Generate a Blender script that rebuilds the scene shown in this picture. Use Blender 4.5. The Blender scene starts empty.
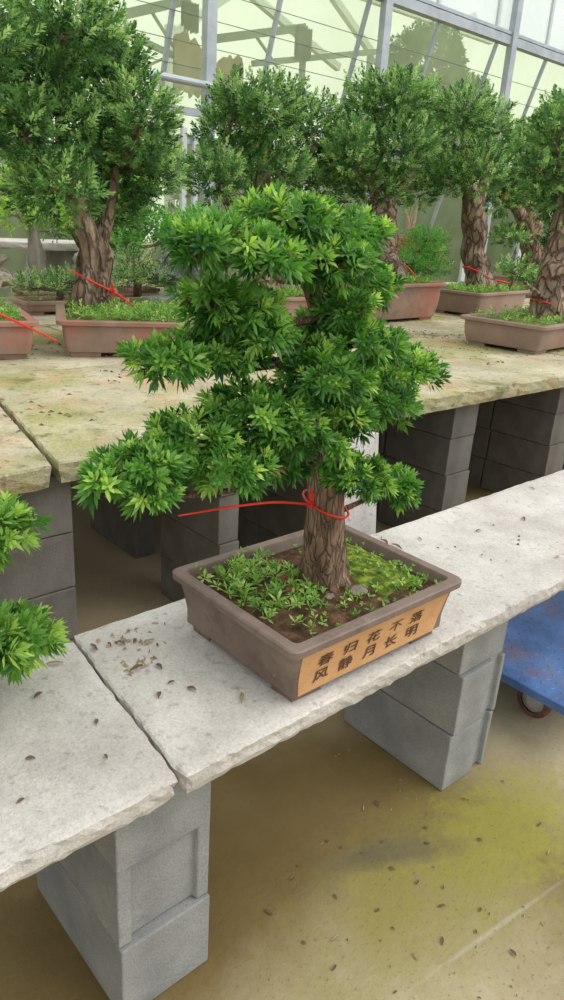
import bpy, math, random
import numpy as np
from mathutils import Vector, Matrix, noise
SC = bpy.context.scene
COL = SC.collection
PI = math.pi
random.seed(7)

# ------------------------------------------------------------------ materials
def new_mat(name):
    m = bpy.data.materials.new(name); m.use_nodes = True
    nt = m.node_tree; nt.nodes.clear()
    out = nt.nodes.new('ShaderNodeOutputMaterial')
    return m, nt, out

def N(nt, kind, **kw):
    n = nt.nodes.new('ShaderNode' + kind)
    for k, v in kw.items():
        if k in n.inputs.keys(): n.inputs[k].default_value = v
        else: setattr(n, k, v)
    return n

def ramp(nt, stops):
    r = nt.nodes.new('ShaderNodeValToRGB')
    e = r.color_ramp.elements
    while len(e) < len(stops): e.new(0.5)
    for i, (p, c) in enumerate(stops):
        e[i].position = p; e[i].color = (c[0], c[1], c[2], 1)
    return r

def srgb(r, g, b):
    f = lambda v: ((v/255+.055)/1.055)**2.4 if v > 10 else v/255/12.92
    return (f(r), f(g), f(b))

def noise_mat(name, stops, scale=8, detail=6, rough=.85, bump=.3, bscale=60, metallic=0, bdist=.01, spec=.3, layers=(), stretch=(1,1,1), pits=None, grain=.10, cracks=None, cdark=.6):
    """base noise through a ramp + fine bump; layers: (scale, lo, hi, colour, strength) noise stains"""
    m, nt, out = new_mat(name)
    L = nt.links
    geo = N(nt, 'TexCoord')
    mp = N(nt, 'Mapping'); mp.inputs['Scale'].default_value = stretch
    L.new(geo.outputs['Object'], mp.inputs[0])
    n1 = N(nt, 'TexNoise', Scale=scale, Detail=detail, Roughness=.6)
    L.new(mp.outputs[0], n1.inputs['Vector'])
    cr = ramp(nt, stops); L.new(n1.outputs['Fac'], cr.inputs[0])
    cur = cr.outputs[0]
    for i, (sc, lo, hi, c, st) in enumerate(layers):
        nn = N(nt, 'TexNoise', Scale=sc, Detail=5, Roughness=.62)
        nn.noise_dimensions = '4D'; nn.inputs['W'].default_value = 3.1*i+1
        L.new(mp.outputs[0], nn.inputs['Vector'])
        mr = N(nt, 'MapRange'); mr.inputs[1].default_value = lo; mr.inputs[2].default_value = hi; mr.inputs[4].default_value = st
        L.new(nn.outputs['Fac'], mr.inputs[0])
        mx = N(nt, 'MixRGB'); mx.inputs[2].default_value = (*c, 1)
        L.new(mr.outputs[0], mx.inputs[0]); L.new(cur, mx.inputs[1]); cur = mx.outputs[0]
    b = N(nt, 'BsdfPrincipled', Roughness=rough, Metallic=metallic)
    b.inputs['Specular IOR Level'].default_value = spec
    L.new(cur, b.inputs['Base Color'])
    nb = N(nt, 'TexNoise', Scale=bscale, Detail=8, Roughness=.7)
    L.new(mp.outputs[0], nb.inputs['Vector'])
    h = nb.outputs['Fac']
    ng = N(nt, 'TexNoise', Scale=bscale*2.2, Detail=3, Roughness=.8); L.new(mp.outputs[0], ng.inputs['Vector'])
    gm = N(nt, 'MapRange'); gm.inputs[1].default_value = .35; gm.inputs[2].default_value = .65; gm.inputs[3].default_value = 1-grain*1.6; gm.inputs[4].default_value = 1+grain*.8
    L.new(ng.outputs['Fac'], gm.inputs[0])
    gv = N(nt, 'VectorMath', operation='SCALE'); L.new(cur, gv.inputs[0]); L.new(gm.outputs[0], gv.inputs['Scale']); cur = gv.outputs[0]
    if cracks:
        nd = N(nt, 'TexNoise', Scale=cracks*.6, Detail=3); L.new(mp.outputs[0], nd.inputs['Vector'])
        sm = N(nt, 'VectorMath', operation='MULTIPLY_ADD'); sm.inputs[1].default_value = (2.2/cracks,)*3
        L.new(nd.outputs['Color'], sm.inputs[0]); L.new(mp.outputs[0], sm.inputs[2])
        vc = N(nt, 'TexVoronoi', Scale=cracks); vc.feature = 'DISTANCE_TO_EDGE'; L.new(sm.outputs[0], vc.inputs['Vector'])
        cm = N(nt, 'MapRange'); cm.inputs[1].default_value = .0; cm.inputs[2].default_value = .14; L.new(vc.outputs['Distance'], cm.inputs[0])
        c2 = N(nt, 'MapRange'); c2.inputs[3].default_value = cdark; L.new(cm.outputs[0], c2.inputs[0])
        gv = N(nt, 'VectorMath', operation='SCALE'); L.new(cur, gv.inputs[0]); L.new(c2.outputs[0], gv.inputs['Scale']); cur = gv.outputs[0]
        ad = N(nt, 'Math', operation='ADD'); L.new(h, ad.inputs[0]); L.new(cm.outputs[0], ad.inputs[1]); h = ad.outputs[0]
    L.new(cur, b.inputs['Base Color'])
    if pits:
        vo = N(nt, 'TexVoronoi', Scale=pits); L.new(mp.outputs[0], vo.inputs['Vector'])
        mr = N(nt, 'MapRange'); mr.inputs[1].default_value = .05; mr.inputs[2].default_value = .16; mr.inputs[4].default_value = .6
        L.new(vo.outputs['Distance'], mr.inputs[0])
        ad = N(nt, 'Math', operation='ADD'); L.new(h, ad.inputs[0]); L.new(mr.outputs[0], ad.inputs[1]); h = ad.outputs[0]
    bp = N(nt, 'Bump', Strength=bump, Distance=bdist)
    L.new(h, bp.inputs['Height']); L.new(bp.outputs[0], b.inputs['Normal'])
    L.new(b.outputs[0], out.inputs[0])
    return m

def plain(name, c, rough=.5, metallic=0, spec=.4):
    return noise_mat(name, [(.3, tuple(v*.88 for v in c)), (.7, c)], scale=14, rough=rough, metallic=metallic, bump=.08, bscale=120, spec=spec)

def leaf_mat(name, dark, mid, light, trans=.35, rough=.38):
    m, nt, out = new_mat(name); L = nt.links
    at = N(nt, 'Attribute', attribute_name='tone')
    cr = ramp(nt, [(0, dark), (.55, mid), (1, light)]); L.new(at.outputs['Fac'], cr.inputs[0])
    b = N(nt, 'BsdfPrincipled', Roughness=rough); b.inputs['Specular IOR Level'].default_value = .5
    L.new(cr.outputs[0], b.inputs['Base Color'])
    hs = N(nt, 'HueSaturation', Value=1.25, Saturation=1.15); hs.inputs['Hue'].default_value = .485
    L.new(cr.outputs[0], hs.inputs['Color'])
    t = N(nt, 'BsdfTranslucent'); L.new(hs.outputs[0], t.inputs[0])
    mx = N(nt, 'MixShader'); mx.inputs[0].default_value = trans
    L.new(b.outputs[0], mx.inputs[1]); L.new(t.outputs[0], mx.inputs[2]); L.new(mx.outputs[0], out.inputs[0])
    return m

M = {}
M['slab'] = noise_mat('pale_cast_concrete', [(.3, srgb(184,177,170)), (.55, srgb(210,204,197)), (.75, srgb(222,216,210))], scale=5, rough=.9, bump=.55, bscale=90, bdist=.006, pits=110, grain=.11,
    layers=[(40, .56, .68, srgb(140,136,132), .6), (3, .52, .7, srgb(170,164,158), .5), (9, .6, .78, srgb(198,182,160), .4), (160, .66, .74, srgb(110,104,98), .5)])
M['slab_old'] = noise_mat('algae_stained_concrete', [(.3, srgb(168,160,136)), (.55, srgb(200,192,164)), (.75, srgb(218,208,182))], scale=3, rough=.92, bump=.6, bscale=70, bdist=.008, pits=50,
    grain=.16, layers=[(2.2, .46, .6, srgb(160,158,92), .75), (3.1, .52, .64, srgb(206,162,128), .6), (26, .56, .68, srgb(96,88,66), .7), (5, .56, .68, srgb(104,104,56), .7)])
M['block'] = noise_mat('grey_concrete_block', [(.3, srgb(132,132,131)), (.7, srgb(160,160,158))], scale=7, rough=.93, bump=.6, bscale=130, bdist=.005, pits=90, grain=.14,
    layers=[(60, .62, .72, srgb(120,118,115), .5), (4, .58, .75, srgb(188,184,176), .5)])
M['block_dark'] = noise_mat('dark_concrete_block', [(.3, srgb(98,93,86)), (.7, srgb(128,123,116))], scale=6, rough=.93, bump=.6, bscale=110, bdist=.004, pits=50,
    layers=[(3, .55, .72, srgb(100,94,82), .6), (45, .64, .74, srgb(84,80,76), .5)])  # darker concrete for every stack under the far bench
M['clay'] = noise_mat('purple_brown_clay', [(.3, srgb(108,90,82)), (.7, srgb(134,116,106))], scale=6, rough=.62, bump=.12, bscale=140, bdist=.002, spec=.35,
    grain=.08, layers=[(7, .5, .66, srgb(150,134,122), .55), (18, .54, .66, srgb(94,76,66), .5), (60, .6, .7, srgb(160,146,136), .4)])
M['clay_red'] = noise_mat('reddish_glazed_clay', [(.3, srgb(134,110,98)), (.7, srgb(168,140,126))], scale=2.5, grain=.05, rough=.55, bump=.12, bscale=90, bdist=.003, spec=.4,
    layers=[(3.4, .46, .6, srgb(170,98,82), .75), (9, .52, .66, srgb(116,106,84), .6)])
M['clay_brown'] = noise_mat('weathered_brown_clay', [(.3, srgb(134,112,100)), (.7, srgb(168,144,130))], scale=3, rough=.65, bump=.12, bscale=90, bdist=.003, spec=.35,
    layers=[(3, .48, .64, srgb(170,112,96), .6), (7, .6, .75, srgb(124,116,98), .5)])
M['plaque'] = noise_mat('ochre_clay_panel', [(.3, srgb(196,146,100)), (.7, srgb(216,168,120))], scale=12, rough=.7, bump=.15, bscale=160, bdist=.001, layers=[(14, .6, .75, srgb(170,120,80), .45)])
M['ink'] = plain('dark_brown_engraving', srgb(92,62,48), .8)
M['soil'] = noise_mat('dark_soil', [(.3, srgb(44,34,26)), (.5, srgb(92,68,48)), (.7, srgb(140,104,76))], scale=34, rough=1, bump=1, bscale=80, bdist=.01)
M['moss'] = noise_mat('green_moss', [(.3, srgb(48,58,20)), (.5, srgb(104,126,36)), (.66, srgb(168,184,72))], scale=45, rough=1, bump=1, bscale=220, bdist=.006)
M['soil_green'] = noise_mat('mossy_soil', [(.3, srgb(66,66,36)), (.55, srgb(110,120,58)), (.8, srgb(140,128,84))], scale=14, rough=1, bump=1, bscale=60, bdist=.01)
M['bark'] = noise_mat('grey_brown_bark', [(.3, srgb(92,72,58)), (.5, srgb(142,114,92)), (.72, srgb(184,160,138))], scale=26, rough=.9, bump=.9, bscale=60, bdist=.008, stretch=(1,1,.25), cracks=70, cdark=.72,
    layers=[(12, .56, .7, srgb(126,74,52), .5), (14, .58, .7, srgb(176,162,146), .6), (40, .57, .66, srgb(58,44,36), .7)])
M['bark_far'] = noise_mat('tan_flaking_bark', [(.3, srgb(106,88,72)), (.5, srgb(158,134,112)), (.72, srgb(200,178,154))], scale=9, rough=.9, bump=1, bscale=22, bdist=.03, stretch=(1,1,.4), cracks=17, cdark=.62,
    layers=[(5, .56, .68, srgb(196,180,158), .7), (16, .56, .64, srgb(72,56,46), .75), (9, .6, .7, srgb(140,92,66), .5)])
M['wood_grey'] = noise_mat('bleached_grey_wood', [(.3, srgb(120,112,104)), (.7, srgb(176,166,156))], scale=14, rough=.9, bump=.6, bscale=40, stretch=(1,1,.3))
M['leaf'] = leaf_mat('fresh_podocarpus_leaf', srgb(40,90,38), srgb(104,162,72), srgb(192,226,118), .42)
M['leaf_far'] = leaf_mat('podocarpus_leaf_hazy', srgb(46,82,42), srgb(108,156,86), srgb(184,214,140), .42, .5)  # far crowns: distance haze put into paler, duller leaf colours
M['leaf_mini'] = leaf_mat('small_bright_leaf', srgb(56,120,56), srgb(106,180,84), srgb(160,214,110), .4, .45)
M['leaf_yellow'] = leaf_mat('yellow_green_leaf', srgb(110,160,70), srgb(160,200,96), srgb(206,232,140), .45, .5)
M['leaf_out'] = leaf_mat('outdoor_leaf', srgb(44,74,36), srgb(70,108,52), srgb(112,144,80), .3, .6)
M['weed'] = leaf_mat('weed_leaf', srgb(84,128,54), srgb(136,184,84), srgb(188,216,130), .35, .5)
M['red'] = plain('red_nylon', srgb(232,52,40), .35)
M['steel'] = noise_mat('galvanised_steel', [(.3, srgb(158,166,174)), (.7, srgb(186,192,198))], scale=4, rough=.5, bump=.05, metallic=.25, spec=.4)
M['pale_steel'] = plain('pale_painted_steel', srgb(206,214,214), .5)
M['rust'] = noise_mat('rusty_steel', [(.3, srgb(110,66,48)), (.7, srgb(170,112,84))], scale=14, rough=.9, bump=.5, bscale=80)
M['blue'] = noise_mat('worn_blue_paint', [(.3, srgb(70,100,150)), (.6, srgb(96,130,186)), (.8, srgb(130,146,172))], scale=7, rough=.45, bump=.15, bscale=80, bdist=.002,
    layers=[(6, .5, .68, srgb(140,110,106), .7), (18, .6, .72, srgb(150,92,70), .6)])
M['rubber'] = noise_mat('dusty_red_rubber', [(.3, srgb(92,60,52)), (.7, srgb(130,92,82))], scale=20, rough=.8)
M['zinc'] = plain('zinc_bracket', srgb(190,188,184), .45, .4)
M['rock'] = noise_mat('grey_landscape_rock', [(.3, srgb(112,112,112)), (.6, srgb(168,168,168)), (.8, srgb(206,204,200))], scale=6, rough=.9, bump=1, bscale=14, bdist=.05)
M['rock_warm'] = noise_mat('tan_landscape_rock', [(.3, srgb(150,136,120)), (.7, srgb(210,198,180))], scale=6, rough=.9, bump=1, bscale=14, bdist=.05)
M['greypot'] = plain('blue_grey_plastic', srgb(128,140,138), .5)
M['terracotta'] = plain('terracotta', srgb(176,112,88), .7)
M['white_board'] = plain('pale_board', srgb(222,224,226), .7)
M['debris'] = noise_mat('dry_brown_litter', [(.3, srgb(92,72,58)), (.7, srgb(150,122,100))], scale=30, rough=1)
M['debris_pale'] = noise_mat('dry_tan_litter', [(.3, srgb(150,130,104)), (.7, srgb(196,176,146))], scale=30, rough=1)
M['cloth_dark'] = noise_mat('dark_grey_shade_cloth', [(.3, srgb(70,80,74)), (.7, srgb(98,108,100))], scale=6, rough=1)
M['thatch'] = noise_mat('dry_brown_thatch', [(.3, srgb(120,98,70)), (.7, srgb(168,140,104))], scale=5, rough=1, bump=.8)
M['shed_steel'] = plain('weathered_shed_steel', srgb(110,122,112), .7)

def film_mat(name, tint, tcol, opac):
    m, nt, out = new_mat(name); L = nt.links
    t = N(nt, 'BsdfTransparent'); t.inputs[0].default_value = (*tint, 1)
    d = N(nt, 'BsdfTranslucent'); d.inputs[0].default_value = (*tcol, 1)
    g = N(nt, 'BsdfDiffuse'); g.inputs[0].default_value = (*tcol, 1)
    m1 = N(nt, 'MixShader'); m1.inputs[0].default_value = .35; L.new(d.outputs[0], m1.inputs[1]); L.new(g.outputs[0], m1.inputs[2])
    tc = N(nt, 'TexCoord'); nn = N(nt, 'TexNoise', Scale=.9, Detail=3); L.new(tc.outputs['Object'], nn.inputs['Vector'])
    mr = N(nt, 'MapRange'); mr.inputs[1].default_value = .3; mr.inputs[2].default_value = .7
    mr.inputs[3].default_value = opac-.1; mr.inputs[4].default_value = opac+.1; L.new(nn.outputs['Fac'], mr.inputs[0])
    mx = N(nt, 'MixShader'); L.new(mr.outputs[0], mx.inputs[0]); L.new(t.outputs[0], mx.inputs[1]); L.new(m1.outputs[0], mx.inputs[2])
    L.new(mx.outputs[0], out.inputs[0]); return m
M['film'] = film_mat('green_greenhouse_film', (.90,.98,.74), (.80,.92,.58), .34)
M['clear'] = film_mat('clear_greenhouse_panel', (.98,1,.98), (.95,1,.96), .3)

def floor_mat():
    m, nt, out = new_mat('mossy_shaded_concrete_floor'); L = nt.links
    tc = N(nt, 'TexCoord')
    n1 = N(nt, 'TexNoise', Scale=2.2, Detail=8, Roughness=.62); L.new(tc.outputs['Object'], n1.inputs['Vector'])
    cr = ramp(nt, [(.3, srgb(100,86,52)), (.5, srgb(134,118,76)), (.7, srgb(164,146,108))]); L.new(n1.outputs['Fac'], cr.inputs[0])
    cur = cr.outputs[0]
    def patch(cx, cy, rx, ry, ang, soft, c, st, nsc, namp):
        nonlocal cur
        mp = N(nt, 'Mapping'); mp.vector_type = 'TEXTURE'
        mp.inputs['Location'].default_value = (cx, cy, 0); mp.inputs['Rotation'].default_value = (0, 0, ang); mp.inputs['Scale'].default_value = (rx, ry, 1)
        L.new(tc.outputs['Object'], mp.inputs[0])
        ln = N(nt, 'VectorMath', operation='LENGTH'); L.new(mp.outputs[0], ln.inputs[0])
        nn = N(nt, 'TexNoise', Scale=nsc, Detail=7, Roughness=.7); L.new(tc.outputs['Object'], nn.inputs['Vector'])
        ml = N(nt, 'Math', operation='MULTIPLY_ADD'); L.new(nn.outputs['Fac'], ml.inputs[0]); ml.inputs[1].default_value = namp; L.new(ln.outputs['Value'], ml.inputs[2])
        mr = N(nt, 'MapRange'); mr.inputs[1].default_value = 1+namp*.5+soft; mr.inputs[2].default_value = 1+namp*.5-soft; mr.inputs[4].default_value = st
        L.new(ml.outputs[0], mr.inputs[0])
        mx = N(nt, 'MixRGB'); mx.inputs[2].default_value = (*c, 1); L.new(mr.outputs[0], mx.inputs[0]); L.new(cur, mx.inputs[1]); cur = mx.outputs[0]
    patch(.50, .15, .75, .50, 0, .5, srgb(104,84,44), .7, 3, .8)  # brown floor under the near bench, deepened with painted bench shade
    patch(.22, -.47, .6, .32, .3, .4, srgb(196,184,156), .85, 4, .6)
    patch(1.75, .1, .55, .7, 0, .4, srgb(206,194,168), .6, 4, .6)
    patch(1.0, -.19, .27, .13, .05, .45, srgb(158,158,58), .7, 20, 3.4)
    patch(.62, -.13, .15, .08, .9, .4, srgb(146,138,56), .55, 16, 2.0)
    patch(.73, -.03, .20, .035, -.15, .5, srgb(92,84,66), .55, 14, 2.0)
    patch(.72, -.2, .5, .2, .1, .5, srgb(140,130,66), .6, 12, 1.6)
    patch(.74, -.06, .17, .035, -.5, .5, srgb(96,88,72), .6, 14, 1.8)
    patch(.76, -.345, .20, .005, -.12, .6, srgb(196,190,176), .35, 8, .6)
    patch(1.3, 2.6, 1.0, 1.6, 0, .5, srgb(220,204,180), .8, 2, .5)  # sunlit aisle behind the far bench, its brightness painted into the floor
    n3 = N(nt, 'TexNoise', Scale=90, Detail=4, Roughness=.7); L.new(tc.outputs['Object'], n3.inputs['Vector'])
    mr = N(nt, 'MapRange'); mr.inputs[1].default_value = .58; mr.inputs[2].default_value = .70; mr.inputs[4].default_value = .55; L.new(n3.outputs['Fac'], mr.inputs[0])
    mx = N(nt, 'MixRGB'); mx.inputs[2].default_value = (*srgb(92,74,50), 1); L.new(mr.outputs[0], mx.inputs[0]); L.new(cur, mx.inputs[1]); cur = mx.outputs[0]
    b = N(nt, 'BsdfPrincipled', Roughness=.7); b.inputs['Specular IOR Level'].default_value = .35; L.new(cur, b.inputs['Base Color'])
    nb = N(nt, 'TexNoise', Scale=40, Detail=8, Roughness=.7); L.new(tc.outputs['Object'], nb.inputs['Vector'])
    bp = N(nt, 'Bump', Strength=.5, Distance=.008); L.new(nb.outputs['Fac'], bp.inputs['Height']); L.new(bp.outputs[0], b.inputs['Normal'])
    L.new(b.outputs[0], out.inputs[0]); return m
M['floor'] = floor_mat()

# ------------------------------------------------------------------ object helpers
def wloc(o):
    v = Vector((0, 0, 0))
    while o: v += o.location; o = o.parent
    return v
def tag(o, label=None, cat=None, group=None, kind=None):
    if label: o['label'] = label
    if cat: o['category'] = cat
    if group: o['group'] = group
    if kind: o['kind'] = kind
    return o
def empty(name, loc, label, cat, group=None):
    o = bpy.data.objects.new(name, None); o.location = loc; o.empty_display_size = .05; COL.objects.link(o)
    return tag(o, label, cat, group)
def link(name, me, mat, parent=None, base=None, smooth=True):
    """geometry is given in world coordinates; base = origin for a top-level mesh"""
    o = bpy.data.objects.new(name, me)
    org = wloc(parent) if parent else Vector(base or (0, 0, 0))
    if org.length > 0: me.transform(Matrix.Translation(-org))
    if parent: o.parent = parent
    else: o.location = org
    if mat: me.materials.append(mat)
    if smooth:
        me.polygons.foreach_set('use_smooth', [True]*len(me.polygons))
    COL.objects.link(o); return o

class MB:
    def __init__(s): s.v = []; s.f = []
    def add(s, vs, fs):
        n = len(s.v); s.v += [tuple(v) for v in vs]; s.f += [tuple(i+n for i in f) for f in fs]
    def box(s, c, size, rot=0, mat=None):
        hx, hy, hz = [d/2 for d in size]
        vs = [Vector((x, y, z)) for x in (-hx, hx) for y in (-hy, hy) for z in (-hz, hz)]
        m = mat if mat is not None else Matrix.Rotation(rot, 3, 'Z')
        s.add([m @ v + Vector(c) for v in vs], [(0,1,3,2), (4,6,7,5), (0,4,5,1), (2,3,7,6), (0,2,6,4), (1,5,7,3)])
    def bar(s, a, b, w, h):
        a = Vector(a); b = Vector(b); d = (b-a); L = d.length; d.normalize()
        up = Vector((0, 0, 1)) if abs(d.z) < .95 else Vector((0, 1, 0))
        x = d.cross(up).normalized(); y = x.cross(d)
        m = Matrix((x, d, y)).transposed()
        s.box((a+b)/2, (w, L, h), mat=m)
    def tube(s, pts, rads, n=12, rough=0, seed=0, cap=True, step=None, flute=0, fscale=6):
        P = [Vector(p) for p in pts]
        if len(P) > 2 and step:
            Q = []; R_ = []
            for i in range(len(P)-1):
                p0 = P[max(i-1, 0)]; p1 = P[i]; p2 = P[i+1]; p3 = P[min(i+2, len(P)-1)]
                k = max(2, int((p2-p1).length/step))
                for j in range(k):
                    t = j/k
                    Q.append(.5*((2*p1)+(p2-p0)*t+(2*p0-5*p1+4*p2-p3)*t*t+(3*p1-p0-3*p2+p3)*t**3))
                    R_.append(rads[i]*(1-t)+rads[i+1]*t)
            Q.append(P[-1]); R_.append(rads[-1]); P = Q; rads = R_
        d0 = (P[1]-P[0]).normalized()
        ref = Vector((1, 0, 0)) if abs(d0.x) < .9 else Vector((0, 1, 0))
        x = (ref-d0*ref.dot(d0)).normalized()
        base = len(s.v)
        for i, p in enumerate(P):
            d = (P[min(i+1, len(P)-1)]-P[max(i-1, 0)]).normalized()
            x = (x-d*x.dot(d)).normalized(); y = d.cross(x)
            for k in range(n):
                a = 2*PI*k/n; dr = x*math.cos(a)+y*math.sin(a)
                r = rads[i]
                if rough: r *= 1+rough*noise.noise(Vector((math.cos(a)*1.3+seed, math.sin(a)*1.3, 0))*1.2+p*fscale)*1.6+flute*noise.noise(Vector((math.cos(a)*2.5, math.sin(a)*2.5+seed, p.z*1.2)))
                s.v.append(tuple(p+dr*r))
        for i in range(len(P)-1):
            for k in range(n):
                a = base+i*n+k; b = base+i*n+(k+1) % n
                s.f.append((a, b, b+n, a+n))
        if cap:
            s.f.append(tuple(base+k for k in reversed(range(n)))); s.f.append(tuple(base+(len(P)-1)*n+k for k in range(n)))
    def lathe(s, c, prof, n=32, axis='Z'):
        base = len(s.v); c = Vector(c)
        for r, z in prof:
            for k in range(n):
                a = 2*PI*k/n
                v = Vector((r*math.cos(a), r*math.sin(a), z))
                if axis == 'X': v = Vector((v.z, v.x, v.y))
                s.v.append(tuple(c+v))
        for i in range(len(prof)-1):
            for k in range(n):
                a = base+i*n+k; b = base+i*n+(k+1) % n
                s.f.append((a, b, b+n, a+n))
    def mesh(s, name):
        me = bpy.data.meshes.new(name); me.from_pydata(s.v, [], s.f); me.update(); return me
    def build(s, name, mat, parent=None, base=None, smooth=False, bevel=0):
        o = link(name, s.mesh(name), mat, parent, base, smooth)
        if bevel:
            md = o.modifiers.new('bevel', 'BEVEL'); md.width = bevel; md.segments = 2; md.limit_method = 'ANGLE'
        return o

# ------------------------------------------------------------------ foliage
def rosettes(O, D, S, tone, leaves=13, llen=.038, lwid=.0075, stem=.022, rng=None, detail=True, openness=1.0):
    """leaf whorls: O origins, D directions, S scales, tone 0..1 -> verts, tris, tone per vert"""
    R = len(O)
    D = D/np.linalg.norm(D, axis=1, keepdims=True)
    ref = np.where(np.abs(D[:, 2:3]) < .9, np.array([[0, 0, 1.]]), np.array([[1., 0, 0]]))
    X = np.cross(ref, D); X /= np.linalg.norm(X, axis=1, keepdims=True); Y = np.cross(D, X)
    k = np.arange(leaves)
    az = k*2.39996+rng.uniform(0, 6.28, (R, 1)); az = az+rng.normal(0, .15, (R, leaves))
    h = (k+.5)/leaves
    til = (math.radians(82)*(1-h)+math.radians(20)*h)*openness+rng.normal(0, .14, (R, leaves))
    ln = llen*(1-.35*np.abs(h-.45)*1.6)*rng.uniform(.8, 1.15, (R, leaves))*S[:, None]
    wd = lwid*S[:, None]*np.ones((1, leaves))
    a = X[:, None, :]*np.cos(az)[..., None]+Y[:, None, :]*np.sin(az)[..., None]
    side = -X[:, None, :]*np.sin(az)[..., None]+Y[:, None, :]*np.cos(az)[..., None]
    d = D[:, None, :]*np.cos(til)[..., None]+a*np.sin(til)[..., None]
    nrm = np.cross(side, d)
    base = O[:, None, :]+D[:, None, :]*(h*stem)[None, :, None]*S[:, None, None]
    ln = ln[..., None]; wd = wd[..., None]
    droop = -.12*rng.uniform(.2, 1.6, (R, leaves))[..., None]
    mid = base+d*ln*.5
    sag = np.zeros_like(d); sag[..., 2] = 1
    tip = base+d*ln+sag*ln*droop
    mid = base+d*ln*.56; ml = mid+side*wd*.5+nrm*wd*.12; mr = mid-side*wd*.5+nrm*wd*.12
    if detail:
        mc = mid-nrm*wd*.1
        V = np.stack([base, ml, mr, mc, tip], axis=2).reshape(-1, 3); nv = 5
        T = np.array([[0, 2, 3], [0, 3, 1], [1, 3, 4], [3, 2, 4]])
    else:
        V = np.stack([base, ml, mr, tip], axis=2).reshape(-1, 3); nv = 4
        T = np.array([[0, 2, 1], [1, 2, 3]])
    F = (np.arange(R*leaves)[:, None, None]*nv+T[None]).reshape(-1, 3)
    tn = np.repeat(np.clip(tone[:, None]+rng.normal(0, .08, (R, leaves))+.12*(h-.5), 0, 1).reshape(-1), nv)
    return V, F, tn

def fast_mesh(name, V, F, tone=None):
    me = bpy.data.meshes.new(name)
    me.vertices.add(len(V)); me.vertices.foreach_set('co', np.ascontiguousarray(V, dtype=np.float32).ravel())
    k = F.shape[1]
    me.loops.add(len(F)*k); me.loops.foreach_set('vertex_index', np.ascontiguousarray(F, dtype=np.int32).ravel())
    me.polygons.add(len(F)); me.polygons.foreach_set('loop_start', np.arange(0, len(F)*k, k, dtype=np.int32))
    me.update(calc_edges=True)
    if tone is not None:
        at = me.attributes.new('tone', 'FLOAT', 'POINT'); at.data.foreach_set('value', tone.astype(np.float32))
    return me

YAW = .74
AX = np.array([math.cos(YAW), -math.sin(YAW), 0]); BX = np.array([math.sin(YAW), math.cos(YAW), 0]); ZX = np.array([0, 0, 1.])
def blob_rosettes(blobs, density, seed, upb=.45, depth=.85, tmean=.5, tspread=.2, zk=.85, under=.35, fill=(.72, 1.02), centre=None, lump=0.0):
    """points + directions over blobs (x,y,z,ra,rz)"""
    rng = np.random.default_rng(seed)
    Os = []; Ds = []; Ts = []
    for (x, y, z, ra, rz) in blobs:
        rb = ra*depth; rz = rz*zk
        area = 4*PI*((ra*rb)**1.6/3+(ra*rz)**1.6/3+(rb*rz)**1.6/3)**(1/1.6)
        n = max(8, int(area*density))
        u = rng.normal(size=(n*2, 3)); u /= np.linalg.norm(u, axis=1, keepdims=True)
        keep = (u[:, 2] > -.25) | (rng.random(n*2) < under); u = u[keep][:n]
        n = len(u)
        f = rng.uniform(fill[0], fill[1], n)[:, None]
        if lump:
            ph = np.array([noise.noise(Vector((a*2.6+x*7, b*2.6+y*7, c*2.6+z*7))) for a, b, c in u])
            f = f*(1+lump*ph[:, None])
        p = (u[:, 0:1]*ra*AX+u[:, 1:2]*rb*BX+u[:, 2:3]*rz*ZX)*f
        nr = u[:, 0:1]/ra*AX+u[:, 1:2]/rb*BX+u[:, 2:3]/rz*ZX; nr /= np.linalg.norm(nr, axis=1, keepdims=True)
        d = nr*.75+u[:, 0:1]*AX*.3+u[:, 1:2]*BX*.3+np.array([0, 0, upb])+rng.normal(0, .22, (n, 3))
        Os.append(p+np.array([x, y, z])); Ds.append(d)
        young = rng.random(n) < .18
        Ts.append(np.clip(rng.normal(tmean, tspread, n)+young*.3-.15*(u[:, 2] < -.1), 0, 1))  # underside leaves toned darker, crown shade put into the tone
    return np.concatenate(Os), np.concatenate(Ds), np.concatenate(Ts), rng

def foliage(name, blobs, mat, parent, density=2500, seed=1, leaves=13, llen=.038, lwid=.0075, stem=.022, detail=True, base=None, openness=1, sc=(.8, 1.15), **kw):
    O, D, T, rng = blob_rosettes(blobs, density, seed, **kw)
    S = rng.uniform(sc[0], sc[1], len(O))
    V, F, tn = rosettes(O, D, S, T, leaves, llen, lwid, stem, rng, detail, openness)
    return link(name, fast_mesh(name, V, F, tn), mat, parent, base, smooth=detail)

def twigs(name, root_pts, blobs, mat, parent, r0, seed, per=5, n=5):
    """branches from nearest trunk point to each blob, forking into it"""
    rng = random.Random(seed)
    for (x, y, z, ra, rz) in blobs:
        m = MB()
        c = Vector((x, y, z))
        best = min(root_pts, key=lambda p: (Vector(p)-c).length+max(0, p[2]-z+.02)*3)
        b = Vector(best); mid = (b+c)/2+Vector((rng.uniform(-.1, .1), rng.uniform(-.1, .1), -.06))*(c-b).length
        m.tube([b, mid, c], [r0, r0*.7, r0*.4], n=7, step=(c-b).length/6+.001, rough=.15, seed=seed)
        for k in range(per):
            a = rng.uniform(0, 2*PI); e = c+Vector(AX*math.cos(a)*ra*.8+BX*math.sin(a)*ra*.65)+Vector((0, 0, rz*rng.uniform(-.2, .75)))
            m.tube([mid.lerp(c, rng.uniform(.4, 1)), (c+e)/2+Vector((0, 0, -.01)), e], [r0*.35, r0*.25, r0*.12], n=n)
        m.build(name, mat, parent, smooth=True)

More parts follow.
